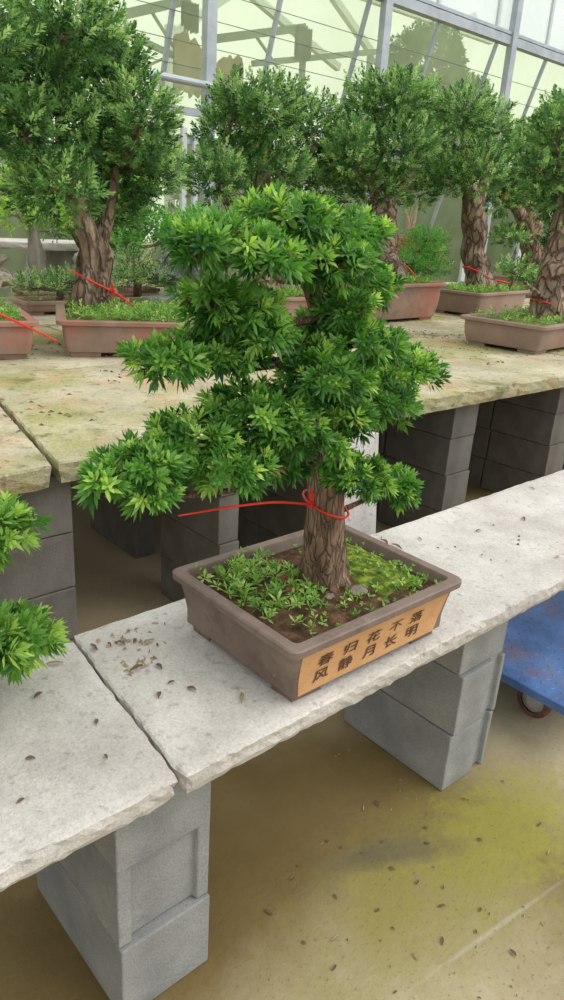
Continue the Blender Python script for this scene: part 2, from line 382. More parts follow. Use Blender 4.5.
# ------------------------------------------------------------------ the setting
def grid_plane(x0, x1, y0, y1, z):
    m = MB(); m.add([(x0,y0,z), (x1,y0,z), (x1,y1,z), (x0,y1,z)], [(0,1,2,3)]); return m
tag(grid_plane(-14, 34, -8, 34, 0).build('floor', M['floor']), kind='structure')
def film_y(z): return 8.05+.31*(4.65-z)
m = MB(); xs = np.arange(-8, 27, .55)
zs = [0, 1, 2, 3, 4, 4.65]
vs = [(x, film_y(z)+.02*math.sin(x*3.8+z*2), z) for z in zs for x in xs]; nx = len(xs)
m.add(vs, [(j*nx+i, j*nx+i+1, (j+1)*nx+i+1, (j+1)*nx+i) for j in range(len(zs)-1) for i in range(nx-1)])
tag(m.build('wall_back', M['film'], smooth=True), kind='structure')
m = MB(); m.box((9.5, 8.03, 6.25), (35, .01, 2.9)); tag(m.build('window_1', M['clear']), kind='structure')
tn = [0]
def trim(m, mat):
    tn[0] += 1
    return tag(m.build('trim_%d' % tn[0], mat), kind='structure')
for x in (-4.2, -.9, 2.45, 5.83, 9.08, 12.46, 15.8, 19.1):
    m = MB(); m.box((x, 7.93, 3.85), (.15, .12, 7.7)); trim(m, M['steel'])
for x in (5.40, 5.58): m = MB(); m.box((x, 7.85, 1.25), (.07, .05, 2.5)); trim(m, M['pale_steel'])
for x in (11.75, 13.6): m = MB(); m.box((x, 7.8, 1.2), (.12, .06, 2.4)); trim(m, M['pale_steel'])
m = MB(); m.box((9.5, 7.98, 4.69), (35, .14, .13)); m.box((9.5, 7.93, 4.80), (35, .05, .05)); trim(m, M['steel'])
m = MB(); m.tube([(-8, 7.8, 3.02), (26, 7.8, 3.02)], [.045, .045], 12); trim(m, M['steel'])
m = MB(); m.bar((4.6, 7.9, 2.7), (8.8, 7.9, 2.7), .05, .09); m.bar((4.6, 7.9, 2.35), (6.5, 7.9, 2.35), .04, .06); trim(m, M['steel'])
for x in np.arange(-4.5, 20, 1.66):
    x = x+.03
    m = MB(); m.bar((x, 8.03, 4.62), (x, film_y(.0)-.03, 0.0), .05, .06); trim(m, M['steel'])
for x in np.arange(-4.56, 20, 1.66):
    m = MB(); m.box((x-.02, 7.99, 6.2), (.07, .05, 2.95)); trim(m, M['pale_steel'])
m = MB()
for z, y in ((3.55, 8.3), (3.85, 8.22), (4.15, 8.14), (3.3, 8.4)): m.tube([(-6, y, z), (24, y, z)], [.005, .005], 6)
trim(m, M['shed_steel'])
# roof structure seen through the clear panels outside
o = empty('neighbouring_greenhouse', (14, 14.5, 0), 'hazy pale green steel frame of the next greenhouse seen through the clear upper panels', 'greenhouse')
m = MB()
for a, b in (((9.5,14.5,5.0),(13,14.5,7.4)), ((13,14.5,7.4),(17,14.5,5.0)), ((11,14.5,6.4),(14.6,14.5,5.2)), ((16.5,14.5,5.2),(20,14.5,7.4)), ((9,14.5,6.9),(21,14.5,6.9))): m.bar(a, b, .16, .16)
m.build('roof_frame', M['pale_steel'], o)
for x in (9.5, 17, 20.9):
    m = MB(); m.box((x, 14.5, 2.6), (.18, .18, 5.2)); m.build('post', M['pale_steel'], o)

# outdoor shed beams
o = empty('open_shed', (8, 11, 0), 'open steel shed with sloping rafters beyond the film wall, behind the left grey post', 'shed')
for a, b, w in (((6.0,11,4.2),(7.6,11,4.78),.14), ((7.9,11,4.25),(10.2,11,4.86),.13), ((9.0,11,4.08),(12.2,11,4.8),.10), ((6.6,11,4.05),(9.2,11,3.6),.08)):
    m = MB(); m.bar(a, b, .1, w); m.build('rafter', M['shed_steel'], o)
for a, b in (((6.85,11,4.5),(7.35,11,4.0)), ((9.0,11,4.55),(9.6,11,4.1)), ((6.6,11,3.6),(7.3,11,3.95)), ((6.4,11,4.3),(6.4,11,3.0))):
    m = MB(); m.bar(a, b, .04, .04); m.build('brace', M['shed_steel'], o)
for x, h in ((6.1,4.25), (10.25,4.9), (12.1,4.75)):
    m = MB(); m.box((x, 11.05, h/2), (.09, .09, h)); m.build('post', M['shed_steel'], o)
def hanging(name, x0, x1, z0, z1, y, mat, label, cat, seed, frill=.06, top=None):
    rng = random.Random(seed); m = MB(); n = 26
    top_ = [z1+(top(i/(n-1))+rng.uniform(-.06, .06) if top else 0) for i in range(n)]
    bot = [z0+rng.uniform(-frill, frill) for i in range(n)]
    for s, dy in ((0, 0), (1, .04)):
        for i in range(n):
            x = x0+(x1-x0)*i/(n-1); yy = y+dy+.05*math.sin(i*1.3)
            m.v += [(x, yy, bot[i]), (x, yy, top_[i])]
    for i in range(n-1):
        a = 2*i; m.f += [(a, a+2, a+3, a+1), (2*n+a, 2*n+a+1, 2*n+a+3, 2*n+a+2), (a, a+1, 2*n+a+1, 2*n+a), (a+1, a+3, 2*n+a+3, 2*n+a+1), (a, 2*n+a, 2*n+a+2, a+2)]
    e = 2*(n-1); m.f += [(0, 2*n, 2*n+1, 1), (e, e+1, 2*n+e+1, 2*n+e)]
    return tag(m.build(name, mat, None, ((x0+x1)/2, y, z0)), label, cat)
hanging('thatch_sheet', 7.25, 8.75, 3.35, 3.95, 10.9, M['thatch'], 'ragged brown dried thatch sheet hung on the open shed beyond the film wall', 'thatch', 3, .1, lambda t: .25*(1-t)+.12*math.sin(t*9))
hanging('shade_cloth', 7.42, 7.72, 4.35, 4.72, 10.9, M['cloth_dark'], 'ragged grey-brown cloth hanging high beside the left grey post', 'cloth', 5)
hanging('shade_cloth', 9.95, 10.3, 4.35, 4.83, 10.9, M['cloth_dark'], 'dark grey square cloth hanging from a rafter right of the left post', 'cloth', 6, .03)

# trees outside, behind the film
def out_tree(x, y, h, r, label, seed, mat='leaf_out', dens=110, group='dim bushes growing outside the film wall'):
    t = empty('outdoor_tree', (x, y, 0), label, 'tree', group)
    rng = random.Random(seed)
    m = MB(); m.tube([(x, y, 0), (x+.1, y, h*.4), (x, y+.05, h*.8)], [.07, .05, .02], 8, step=.2, rough=.1); m.build('trunk', M['bark'], t, smooth=True)
    bl = [(x+rng.uniform(-.6, .6)*r, y+rng.uniform(-.4, .4)*r, h*rng.uniform(.3, .95), r*rng.uniform(.4, .6), r*rng.uniform(.4, .6)) for k in range(8)]
    bl.append((x, y, h*.3, r*.8, h*.3))
    foliage('foliage', bl, M[mat], t, density=dens, seed=seed, leaves=8, llen=.14, lwid=.05, stem=.12, detail=False, openness=1)
for i, (x, h, r) in enumerate(((1.2,3.4,1.2), (2.9,3.0,1.0), (4.6,2.7,1.0), (6.4,2.4,1.0), (8.3,2.4,1.0), (10.3,2.5,1.0), (12.4,2.6,1.1), (14.6,2.9,1.1), (16.9,3.0,1.2), (19.3,3.1,1.2), (21.8,3.4,1.3))):
    out_tree(x, 11.6+.9*(i % 2), h, r, 'dim green bush growing outside, behind the lower film wall', 40+i)
out_tree(14.9, 11.2, 6.2, 1.5, 'tall leafy tree outside rising above the bonsai right of the middle post', 60, 'leaf_out', 95, group=None)

# ------------------------------------------------------------------ benches
def fr(p, s): return noise.fractal(Vector(p)*s, .9, 2.1, 4)
def slab(name, quad, z0, z1, mat, label, cat='slab', group=None, jag=.008, cell=.018, seed=0, rnd=.004):
    """rough cast slab: quad = (front-left, front-right, back-right, back-left)"""
    A, B, C_, D_ = [Vector((*q, 0)) for q in quad]
    nu = max(4, int((B-A).length/cell)); nv = max(4, int((D_-A).length/cell))
    m = MB(); idx = {}
    ctr = (A+B+C_+D_)/4
    def P(i, j, z, k, inset=0):
        u = i/nu; v = j/nv
        p = A.lerp(B, u).lerp(D_.lerp(C_, u), v)
        if i in (0, nu) or j in (0, nv):
            n1 = fr((p.x+seed, p.y, k*.4), 5)*jag*.3+fr((p.x, p.y+seed, k*3.0), 34)*jag*.55*(1 if k else .5)
            nx = (-1 if i == 0 else 1 if i == nu else 0); ny = (-1 if j == 0 else 1 if j == nv else 0)
            e1 = (B-A).normalized(); e2 = (D_-A).normalized()
            p = p+(e1*nx+e2*ny)*(n1-inset)
            if abs(nx)+abs(ny) == 2: p = p+(ctr-p).normalized()*.006
        m.v.append((p.x, p.y, z)); return len(m.v)-1
    top = [[P(i, j, z1-(rnd*.5 if (i in (0, nu) or j in (0, nv)) else 0)+.0012*fr((i*.3, j*.3, seed), 1), 0, rnd) for i in range(nu+1)] for j in range(nv+1)]
    for j in range(nv):
        for i in range(nu): m.f.append((top[j][i], top[j][i+1], top[j+1][i+1], top[j+1][i]))
    ring = [(i, 0) for i in range(nu)]+[(nu, j) for j in range(nv)]+[(i, nv) for i in range(nu, 0, -1)]+[(0, j) for j in range(nv, 0, -1)]
    prev = [top[j][i] for i, j in ring]; n = len(ring)
    for k, (t, ins) in enumerate(((.12, 0), (.4, .001), (.7, .002), (1, .008))):
        cur = [P(i, j, z1+(z0-z1)*t+(.0 if t < 1 else .003*fr((i*.7, j*.7, seed+4), 1)), k+1, ins) for i, j in ring]
        for q in range(n): m.f.append((prev[q], cur[q], cur[(q+1) % n], prev[(q+1) % n]))
        prev = cur
    m.f.append(tuple(reversed(prev)))
    o = m.build(name, mat, None, (A.x, A.y, z0), smooth=False)
    return tag(o, label, cat, group)
ZN = .62; ZF = .81
slab('concrete_slab', [(-1.95,-.085), (.070,-.082), (.122,.412), (-1.95,.425)], ZN-.048, ZN, M['slab'], 'pale grey slab at the left end of the near bench', seed=1)
slab('concrete_slab', [(.077,-.085), (2.9,-.078), (2.9,.432), (.129,.412)], ZN-.048, ZN, M['slab'], 'long pale grey concrete slab of the near bench under the rectangular bonsai pot', seed=2)
slab('concrete_slab', [(-1.8,.93), (.345,.95), (.56,2.14), (-1.8,2.15)], ZF-.068, ZF, M['slab_old'], 'whitish concrete slab at the left edge of the far bench front row', seed=3, cell=.05, jag=.012)
slab('concrete_slab', [(.365,.97), (3.75,.97), (3.75,2.14), (.58,2.14)], ZF-.068, ZF, M['slab_old'], 'long algae-stained concrete slab along the front of the far bench', seed=4, cell=.045, jag=.012)
slab('concrete_slab', [(3.77,.97), (7.2,.97), (7.2,2.14), (3.77,2.14)], ZF-.068, ZF, M['slab_old'], 'stained concrete slab at the right end of the far bench front row', seed=5, cell=.06)
for i, (a, b) in enumerate(((-1.8, 1.4), (1.42, 4.6), (4.62, 8.2))):
    slab('concrete_slab', [(a, 2.165), (b, 2.165), (b, 3.35), (a, 3.35)], ZF-.068, ZF-.004, M['slab_old'], ('stained concrete slab under the two reddish pots at the left of the far bench',
         'stained concrete slab in the second row of the far bench behind the main tree', 'stained concrete slab in the second row of the far bench under the trees on the right')[i], seed=6+i, cell=.07)
for i, (a, b) in enumerate(((-1.8, 4.6), (4.62, 9.8))):
    slab('concrete_slab', [(a, 3.38), (b, 3.38), (b, 4.75), (a, 4.75)], ZF-.068, ZF, M['slab_old'], ('concrete slab of the back row carrying the small shrubs and grey rocks',
         'concrete slab of the back row at the right end near the film wall')[i], seed=9+i, cell=.1)
BH = .19
def block(x, y, z, w, d, kind, mat, label, group=None, rot=0, h=BH, parent=None):
    """hollow block lying along y, recess in its front (-y) and back ends: kind 'plain','both','right'"""
    hw, hd = w/2, d/2; rc = .014; fl = .028
    if kind == 'plain': prof = [(-hw,-hd), (hw,-hd)]
    elif kind == 'both': prof = [(-hw,-hd), (-hw+fl,-hd), (-hw+fl+.004,-hd+rc), (hw-fl-.004,-hd+rc), (hw-fl,-hd), (hw,-hd)]
    else: prof = [(-hw,-hd), (hw-fl-.03,-hd), (hw-fl-.026,-hd+rc), (hw-fl*.55-.004,-hd+rc), (hw-fl*.55,-hd), (hw,-hd)]
    prof = prof+[(-a, -b) for a, b in prof]
    m = MB(); n = len(prof); R2 = Matrix.Rotation(rot, 3, 'Z')
    for q in (0, .12, .5, .88, 1):
        for a, b in prof:
            ch = 0
            v = R2 @ Vector((a, b, 0))
            jx = .0018*fr((x+a*3, y+b*3, z+q), 12)
            m.v.append((x+v.x+jx, y+v.y+jx, z+.0015+q*(h-.003)))
    for k in range(4):
        for i in range(n): m.f.append((k*n+i, k*n+(i+1) % n, (k+1)*n+(i+1) % n, (k+1)*n+i))
    m.f.append(tuple(reversed(range(n)))); m.f.append(tuple(4*n+i for i in range(n)))
    o = m.build('concrete_block', mat, None, (x, y, z), bevel=.0035)
    return tag(o, label, 'block', group)
kinds = ('plain', 'both', 'plain'); pos = ('lowest', 'middle', 'topmost')
for k in range(3):
    block(.102+(0, .001, -.002)[k], .197+(-.003, .004, .0)[k], k*BH, .203, .39, kinds[k], M['block'], pos[k]+' grey block of the stack under the joint between the near slabs', rot=(.006, -.004, 0)[k])
kinds = ('right', 'right', 'plain')
for k in range(3):
    block(1.108+(0, .003, .002)[k], .19+(0, -.002, .008)[k], k*BH, .2, .39, kinds[k], M['block'], pos[k]+' grey block of the stack under the near bench right of the pot', rot=(-.01, .004, -.01)[k])
for px_ in (-1.3, 2.6):
    for k in range(3): block(px_, .19, k*BH, .2, .39, 'plain', M['block'], 'grey block of a near bench stack outside the frame', 'near bench blocks outside the frame')
pos4 = ('lowest', 'second lowest', 'third', 'topmost'); HF = (ZF-.068)/4
for k in range(4):
    block(.2385, 1.13, k*HF, .39, .19, 'plain', M['block_dark'], pos4[k]+' dark block of the wide stack under the far bench at the left edge', rot=0 if k % 2 else .01, h=HF)
stacks = [(1.03,1.225,.09,.39,'narrow stack left of the main trunk under far bench'), (1.60,1.225,.2,.39,'stack hidden behind the main trunk, under the far bench front'), (1.60,1.62,.2,.39,'stack one row behind the main trunk stack'),
          (2.45,1.255,.19,.39,'stack right of the main tree, under the far bench front'), (2.45,1.66,.19,.39,'second stack inward right of the main tree'),
          (3.42,1.26,.2,.39,'stack at the right edge under the far bench front'), (3.42,1.66,.2,.39,'second stack inward at the right edge under the far bench'),
          (1.115,1.97,.10,.43,'stack in the gap left of the narrow stack'), (2.05,2.0,.2,.39,'stack added deep under the far bench behind the main trunk'),
          (2.95,2.3,.2,.39,'stack added deep under the far bench right of the main tree'), (4.3,1.3,.2,.39,'stack beyond the right edge under the far bench'), (4.2,2.2,.2,.39,'added deep stack beyond the right edge')]  # deep stacks added to darken the space under the far bench
for (x, y, w, d, nm) in stacks:
    for k in range(4):
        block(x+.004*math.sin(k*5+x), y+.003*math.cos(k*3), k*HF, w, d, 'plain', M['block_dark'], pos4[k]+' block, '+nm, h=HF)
hid = [(-1.2,1.2), (-1.2,2.6), (.5,2.9), (.5,4.0), (2.6,3.0), (2.6,4.1), (4.45,3.2), (4.5,4.2), (6.2,1.3), (6.4,2.9), (6.6,4.1), (8.0,3.0), (9.3,4.1), (-1.2,4.1), (7.0,2.0)]
for (x, y) in hid:
    for k in range(4): block(x, y, k*HF, .2, .39, 'plain', M['block_dark'], 'dark grey block in a stack deep under the far benches', 'block stacks deep under the far benches', h=HF)
# pale board leaning in the aisle behind the main trunk
m = MB(); m.box((0,0,0), (.28, .045, .74)); 
mt = Matrix.Rotation(-.10, 3, 'X')
m.v = [tuple(mt @ Vector(v)+Vector((1.47, .86, .372))) for v in m.v]
tag(m.build('concrete_board', M['slab'], None, (1.47, .86, 0), bevel=.004), 'pale concrete board leaning upright in the aisle behind the main trunk', 'board')

# ------------------------------------------------------------------ pots
def rring(hx, hy, r, z, n=5):
    pts = []
    for cx, cy, a0 in ((hx-r, hy-r, 0), (-hx+r, hy-r, 90), (-hx+r, -hy+r, 180), (hx-r, -hy+r, 270)):
        for k in range(n):
            a = math.radians(a0+90*k/(n-1)); pts.append(Vector((cx+r*math.cos(a), cy+r*math.sin(a), z)))
    return pts
def pot(parent, cx, cy, z0, L, W, H, rot, mat, lip=.02, taper=.03, lipw=.022, liph=.018, soil_drop=.014, soil='soil', foot_h=.014, belly=.0, soilmat=None):
    s = 1
    R_ = Matrix.Rotation(rot, 3, 'Z')
    hx, hy = L/2, W/2
    zt = z0+H
    prof = [(lip+taper+.004, z0+foot_h), (lip+taper-.004-belly*.3, z0+foot_h+.006), (lip+taper*.72-belly, z0+foot_h+(H-foot_h)*.3), (lip+taper*.35-belly*.7, z0+foot_h+(H-foot_h)*.6), (lip, zt-liph-.006),
            (lip*.55, zt-liph), (.001, zt-liph*.82), (0, zt-.003), (.003, zt), (lipw, zt), (lipw+.003, zt-.004), (lipw+.006, zt-soil_drop-.012), (lipw+.012, zt-soil_drop-.02)]
    m = MB(); rings = []
    for ins, z in prof:
        rings.append([len(m.v)+i for i in range(20)])
        m.v += [tuple(R_ @ p+Vector((cx, cy, 0))) for p in rring(hx-ins, hy-ins, max(.012, .04*max(L, .5)-.4*ins) if ins < lipw+.002 else .012, z)]
    n = 20
    for a, b in zip(rings, rings[1:]):
        for i in range(n): m.f.append((a[i], a[(i+1) % n], b[(i+1) % n], b[i]))
    m.f.append(tuple(reversed(rings[0]))); m.f.append(tuple(rings[-1]))
    po = m.build('pot', mat, parent, smooth=True)
    po.data.polygons.foreach_set('use_smooth', [True]*len(po.data.polygons))
    md = po.modifiers.new('split', 'EDGE_SPLIT'); md.split_angle = math.radians(38)
    # feet: bracket in each corner
    fx, fy = hx-lip-taper-.004, hy-lip-taper-.004
    fl = min(L*.16, .16); fw = .03 if L < .6 else .05
    for sx in (-1, 1):
        for sy in (-1, 1):
            f = MB()
            pl = [(0,0), (fl,0), (fl-.012,fw), (fw,fw), (fw,fl*.8-.012), (0,fl*.8)]
            for q, z in ((-.006, z0), (0, z0+foot_h+.008)):
                for a, b in pl:
                    ins = 0.006 if z == z0 else 0
                    v = R_ @ Vector((sx*(fx-a-ins*(a == 0)), sy*(fy-b-ins*(b == 0)), 0)); f.v.append((cx+v.x, cy+v.y, z))
            f.f = [tuple(range(6)), tuple(reversed(range(6, 12)))]+[(i, (i+1) % 6, 6+(i+1) % 6, 6+i) for i in range(6)]
            f.build('foot', mat, po, bevel=.002)
    # soil
    g = MB(); nu, nv = 22, 16; sx, sy = hx-lipw-.004, hy-lipw-.004; zs_ = zt-soil_drop
    for j in range(nv+1):
        for i in range(nu+1):
            a, b = 2*i/nu-1, 2*j/nv-1
            v = R_ @ Vector((a*sx, b*sy, 0))
            hgt = zs_+(.018*L/.5)*max(0, 1-(a*a+b*b))*.8+.006*fr((cx+v.x*3, cy+v.y*3, 0), 8)*min(1, 4*(1-max(abs(a), abs(b))))-(.004)
            g.v.append((cx+v.x, cy+v.y, hgt))
    g.f = [(j*(nu+1)+i, j*(nu+1)+i+1, (j+1)*(nu+1)+i+1, (j+1)*(nu+1)+i) for j in range(nv) for i in range(nu)]
    g.build('soil', M[soil], parent, smooth=True)
    return po

def weeds(name, cx, cy, L, W, z, rot, n, seed, parent, mat='weed', llen=.02, lwid=.005, leaves=7, hmax=.02, mask=None, stem=.02, base=None):
    rng = np.random.default_rng(seed)
    a = rng.uniform(-1, 1, (n, 2)); 
    if mask is not None: a = a[[mask(p[0], p[1]) for p in a]]
    c, s_ = math.cos(rot), math.sin(rot)
    X = a[:, 0]*L/2; Y = a[:, 1]*W/2
    O = np.stack([cx+X*c-Y*s_, cy+X*s_+Y*c, z+rng.uniform(0, hmax, len(a))], axis=1)
    D = rng.normal(0, .75, (len(a), 3)); D[:, 2] = 1
    V, F, t = rosettes(O, D, rng.uniform(.6, 1.3, len(a)), rng.uniform(.1, .95, len(a)), leaves, llen, lwid, stem, rng, False)
    o = link(name, fast_mesh(name, V, F, t), M[mat], parent, base, smooth=False)
    o['kind'] = 'stuff'; return o

def cable_tie(c, r, tilt, headang, tail_end, label, rad=.0035, flag=.012, tag_h=.03, ry=None, group=None):
    """red tie: loop round a trunk, head with a flag tag, loose tail"""
    c = Vector(c); t = empty('cable_tie', c, label, 'cable tie', group)
    m = MB(); n = 28; pts = []
    for k in range(n+1):
        a = headang+2*PI*k/n
        pts.append(c+Vector((math.cos(a)*r, math.sin(a)*(ry or r), 0))+Vector((0, 0, tilt[0]*math.cos(a)*r+tilt[1]*math.sin(a)*r)))
    m.tube(pts, [rad]*(n+1), 8, cap=False); m.build('strap', M['red'], t, smooth=True)
    h = pts[0]; d = (Vector(tail_end)-h)
    m = MB(); m.tube([h, h+d*.33+Vector((0, 0, d.length*.03)), h+d*.7+Vector((0, 0, d.length*.02)), Vector(tail_end)], [rad, rad, rad*.9, rad*.5], 8, step=d.length/12); m.build('tail', M['red'], t, smooth=True)
    m = MB(); m.box(h, (rad*4.5, rad*3.5, rad*4.5), rot=headang); m.build('head', M['red'], t, bevel=rad*.4)
    m = MB()
    W = tag_h*.42; ax = Vector(AX)
    pl = [(-.25,0), (.25,0), (.5,.55), (.1,1.0), (-.25,.8)]
    for dy in (0, .0015):
        for a, b in pl: m.v.append(tuple(h+ax*(a*W-.2*b*W)+Vector(BX)*dy+Vector((0, 0, b*tag_h))))
    m.f = [(0,1,2,3,4), (9,8,7,6,5)]+[(i, i+5, (i+1) % 5+5, (i+1) % 5) for i in range(5)]
    m.build('tag', M['red'], t)
    return t

# ------------------------------------------------------------------ the main bonsai
mb_ = empty('potted_bonsai', (.5675, .1175, ZN), 'layered green bonsai in a brown pot with an inscribed ochre panel on the near bench', 'bonsai')
PX, PY = .5675, .1175
po = pot(mb_, PX-.004, PY, ZN, .507, .405, .142, 0, M['clay'], lip=.015, taper=.015, lipw=.024, liph=.02, soil_drop=.022, foot_h=.016)
# ochre panel on the front long side; face runs from bottom inset to the lip
zA, zB = ZN+.142-.027, ZN+.022
def face(u, v, off):
    """u 0..1 along x, v 0..1 up the sloping front face"""
    x = .333+u*(.796-.333); z = zB+v*(zA-zB)
    # inset interpolation following the pot profile
    H0 = ZN+.016
    zz = [H0+.006, H0+.126*.3, H0+.126*.6, ZN+.142-.026]; ii = [.026, .015+.015*.72, .015+.015*.35, .015]
    ins = float(np.interp(z, zz, ii))
    return Vector((x, PY-.2025+ins-off, z))
m = MB(); nu, nv = 12, 8
def uspan(v):
    lo = .025+.012*(1-v); hi = .965-.05*(1-v)**1.5
    return lo, hi
for off in (.0016, -.004):
    for j in range(nv+1):
        lo, hi = uspan(j/nv)
        for i in range(nu+1): m.v.append(tuple(face(lo+(hi-lo)*i/nu, j/nv, off)))
k0 = (nu+1)*(nv+1)
m.f = [(j*(nu+1)+i, j*(nu+1)+i+1, (j+1)*(nu+1)+i+1, (j+1)*(nu+1)+i) for j in range(nv) for i in range(nu)]
edge = [i for i in range(nu+1)]+[(j+1)*(nu+1)-1 for j in range(1, nv+1)]+[nv*(nu+1)+i for i in range(nu-1, -1, -1)]+[j*(nu+1) for j in range(nv-1, 0, -1)]
m.f += [(a, a+k0, b+k0, b) for a, b in zip(edge, edge[1:]+edge[:1])]
m.build('panel', M['plaque'], po, smooth=False)['label'] = 'ochre inscribed panel'
def glyph(ch):
    c = bpy.data.curves.new('inscription', 'FONT'); c.body = ch; c.size = 1; c.offset = 0 if ch == '不' else .012
    o = bpy.data.objects.new('inscription', c); COL.objects.link(o); bpy.context.view_layer.update()
    me = bpy.data.meshes.new_from_object(o.evaluated_get(bpy.context.evaluated_depsgraph_get())); COL.objects.unlink(o); bpy.data.objects.remove(o)
    return me
rows = (('春归花不落', .69), ('风静月长明', .31)); PW = .796-.333; PH = zA-zB
cs = .033
for rr, (txt, v) in enumerate(rows):
    for i, ch in enumerate(txt):
        me = glyph(ch)
        xs_ = [w.co.x for w in me.vertices]; ys_ = [w.co.y for w in me.vertices]
        mx_, my_ = (min(xs_)+max(xs_))/2, (min(ys_)+max(ys_))/2
        uc = .168+i*.146-(.012 if rr else 0)
        for w in me.vertices:
            lx, ly = (w.co.x-mx_)*cs*1.28, (w.co.y-my_)*cs*.86
            lx += ly*.12
            w.co = face(uc+lx/PW, v+ly/PH, .0034)
        link('inscription', me, M['ink'], po, smooth=False)
# moss and weeds
m = MB(); nu = 18
for j in range(nu+1):
    for i in range(nu+1):
        a, b = i/nu, j/nu
        x = .60+a*.185; y = -.02+b*.30
        e = math.sin(PI*a)*math.sin(PI*b); e = e**.5 if e > 0 else 0
        m.v.append((x, y, .738+.016*e+.006*fr((x, y, 0), 40)*e-.012*(1-min(1, e*2))))
m.f = [(j*(nu+1)+i, j*(nu+1)+i+1, (j+1)*(nu+1)+i+1, (j+1)*(nu+1)+i) for j in range(nu) for i in range(nu)]
m.build('moss', M['moss'], mb_, smooth=True)
weeds('weeds', .455, .17, .19, .27, .742, 0, 150, 3, mb_, 'weed', .024, .0055, 8, .012, stem=.01)
weeds('weeds', .57, -.01, .40, .10, .742, 0, 45, 4, mb_, 'weed', .016, .0055, 6, .008, stem=.008)
weeds('weeds', .70, .12, .16, .28, .752, 0, 60, 5, mb_, 'weed', .012, .005, 5, .006, stem=.006)
# stones in the pot
def rock(c, r, seed, mat, name='rock', parent=None, label=None, cat=None, group=None, sq=(1,1,1), n=14, amp=.35, fs=1.6):
    m = MB(); c = Vector(c); rows_ = n
    for j in range(rows_+1):
        th = PI*j/rows_
        for i in range(n*2):
            ph = PI*i/n
            d = Vector((math.sin(th)*math.cos(ph), math.sin(th)*math.sin(ph), math.cos(th)))
            k = 1+amp*fr((d.x+seed, d.y, d.z), fs)
            v = Vector((d.x*sq[0], d.y*sq[1], d.z*sq[2]))*r*k
            m.v.append(tuple(c+Vector((v.x, v.y, max(v.z, -r*sq[2]*.45)))))
    for j in range(rows_):
        for i in range(n*2):
            a = j*n*2+i; b = j*n*2+(i+1) % (n*2); m.f.append((a, a+n*2, b+n*2, b))
    o = m.build(name, mat, parent, None if parent else (c.x, c.y, c.z-r*sq[2]*.45), smooth=False)
    if label: tag(o, label, cat, group)
    return o
for (x, y, r, s) in ((.515,.165,.02,1), (.49,.115,.016,2), (.60,.035,.018,3), (.53,.05,.011,4)):
    rock((x, y, .748), r, s, M['rust'] if s < 3 else M['rock_warm'], 'pebble', mb_, sq=(1.2,1,.5), n=8)

trunk_pts = [(.588,.128,.725), (.583,.122,.755), (.566,.11,.80), (.556,.105,.86), (.545,.10,.945), (.540,.10,1.03), (.532,.10,1.09), (.520,.10,1.16), (.505,.10,1.24), (.490,.10,1.31), (.455,.10,1.38), (.43,.09,1.44)]
trunk_r = [.070, .058, .048, .043, .042, .041, .035, .029, .023, .018, .013, .007]
m = MB(); m.tube(trunk_pts, trunk_r, 26, rough=.12, seed=2, step=.012, flute=.16, fscale=14)
for a, l in ((-2.6,.075), (-1.4,.07), (-.3,.06), (1.0,.06), (2.4,.07), (-2.0,.085), (3.1,.06)):
    dx, dy = math.cos(a), math.sin(a)
    m.tube([(.583+dx*.025, .122+dy*.025, .79), (.585+dx*.045, .124+dy*.045, .757), (.586+dx*l*1.05, .126+dy*l*1.05, .735)], [.02, .018, .009], 9, step=.012, rough=.2, seed=a)
m.tube([(.60,.085,1.0), (.606,.07,1.03)], [.02, .014], 10, rough=.2)
m.build('trunk', M['bark'], mb_, smooth=True)
MAIN = [(0.381,0.08,1.471,0.085,0.039),(0.234,0.04,1.438,0.074,0.027),(0.524,0.1,1.455,0.082,0.039),(0.263,0.0,1.414,0.067,0.027),(0.441,0.06,1.411,0.093,0.037),(0.627,0.14,1.359,0.082,0.035),(0.157,0.02,1.428,0.036,0.015),(0.288,0.1,1.329,0.085,0.039),(0.205,0.06,1.357,0.042,0.018),(0.147,0.08,1.261,0.064,0.023),(0.27,0.12,1.261,0.084,0.03),(0.316,0.06,1.296,0.057,0.029),(0.533,0.06,1.267,0.101,0.044),(0.719,0.1,1.193,0.095,0.054),(0.445,0.03,1.216,0.084,0.046),(0.627,0.08,1.149,0.1,0.048),(0.524,0.12,1.295,0.053,0.023),(0.33,0.08,1.16,0.096,0.045),(0.219,0.1,1.121,0.087,0.044),(0.101,0.08,1.095,0.073,0.038),(0.029,0.06,1.09,0.039,0.021),(0.246,0.05,1.081,0.08,0.037),(0.369,0.03,1.135,0.07,0.049),(0.414,0.1,1.049,0.064,0.03),(0.1,0.05,1.059,0.038,0.022),(0.539,0.02,1.018,0.07,0.031),(0.705,0.06,0.952,0.064,0.034),(0.58,0.1,1.008,0.041,0.025)]
MAIN += [(.47,.03,1.09,.05,.03), (.50,.03,1.14,.055,.03), (.44,.06,1.25,.05,.03), (.50,.04,1.33,.05,.03), (.185,.03,1.432,.045,.02)]
groups = {'l': [28,29], 'm': [30,31], 'n': [32], 'a': [0,1,3,6], 'b': [2,4], 'c': [5], 'd': [7,8,11], 'e': [9,10], 'f': [12,14,16], 'g': [13,15], 'h': [17,22,23], 'i': [18,21], 'j': [19,20,24], 'k': [25,26,27]}
roots = [tuple(Vector(trunk_pts[i]).lerp(Vector(trunk_pts[i+1]), t)) for i in range(3, 11) for t in (0, .5)]
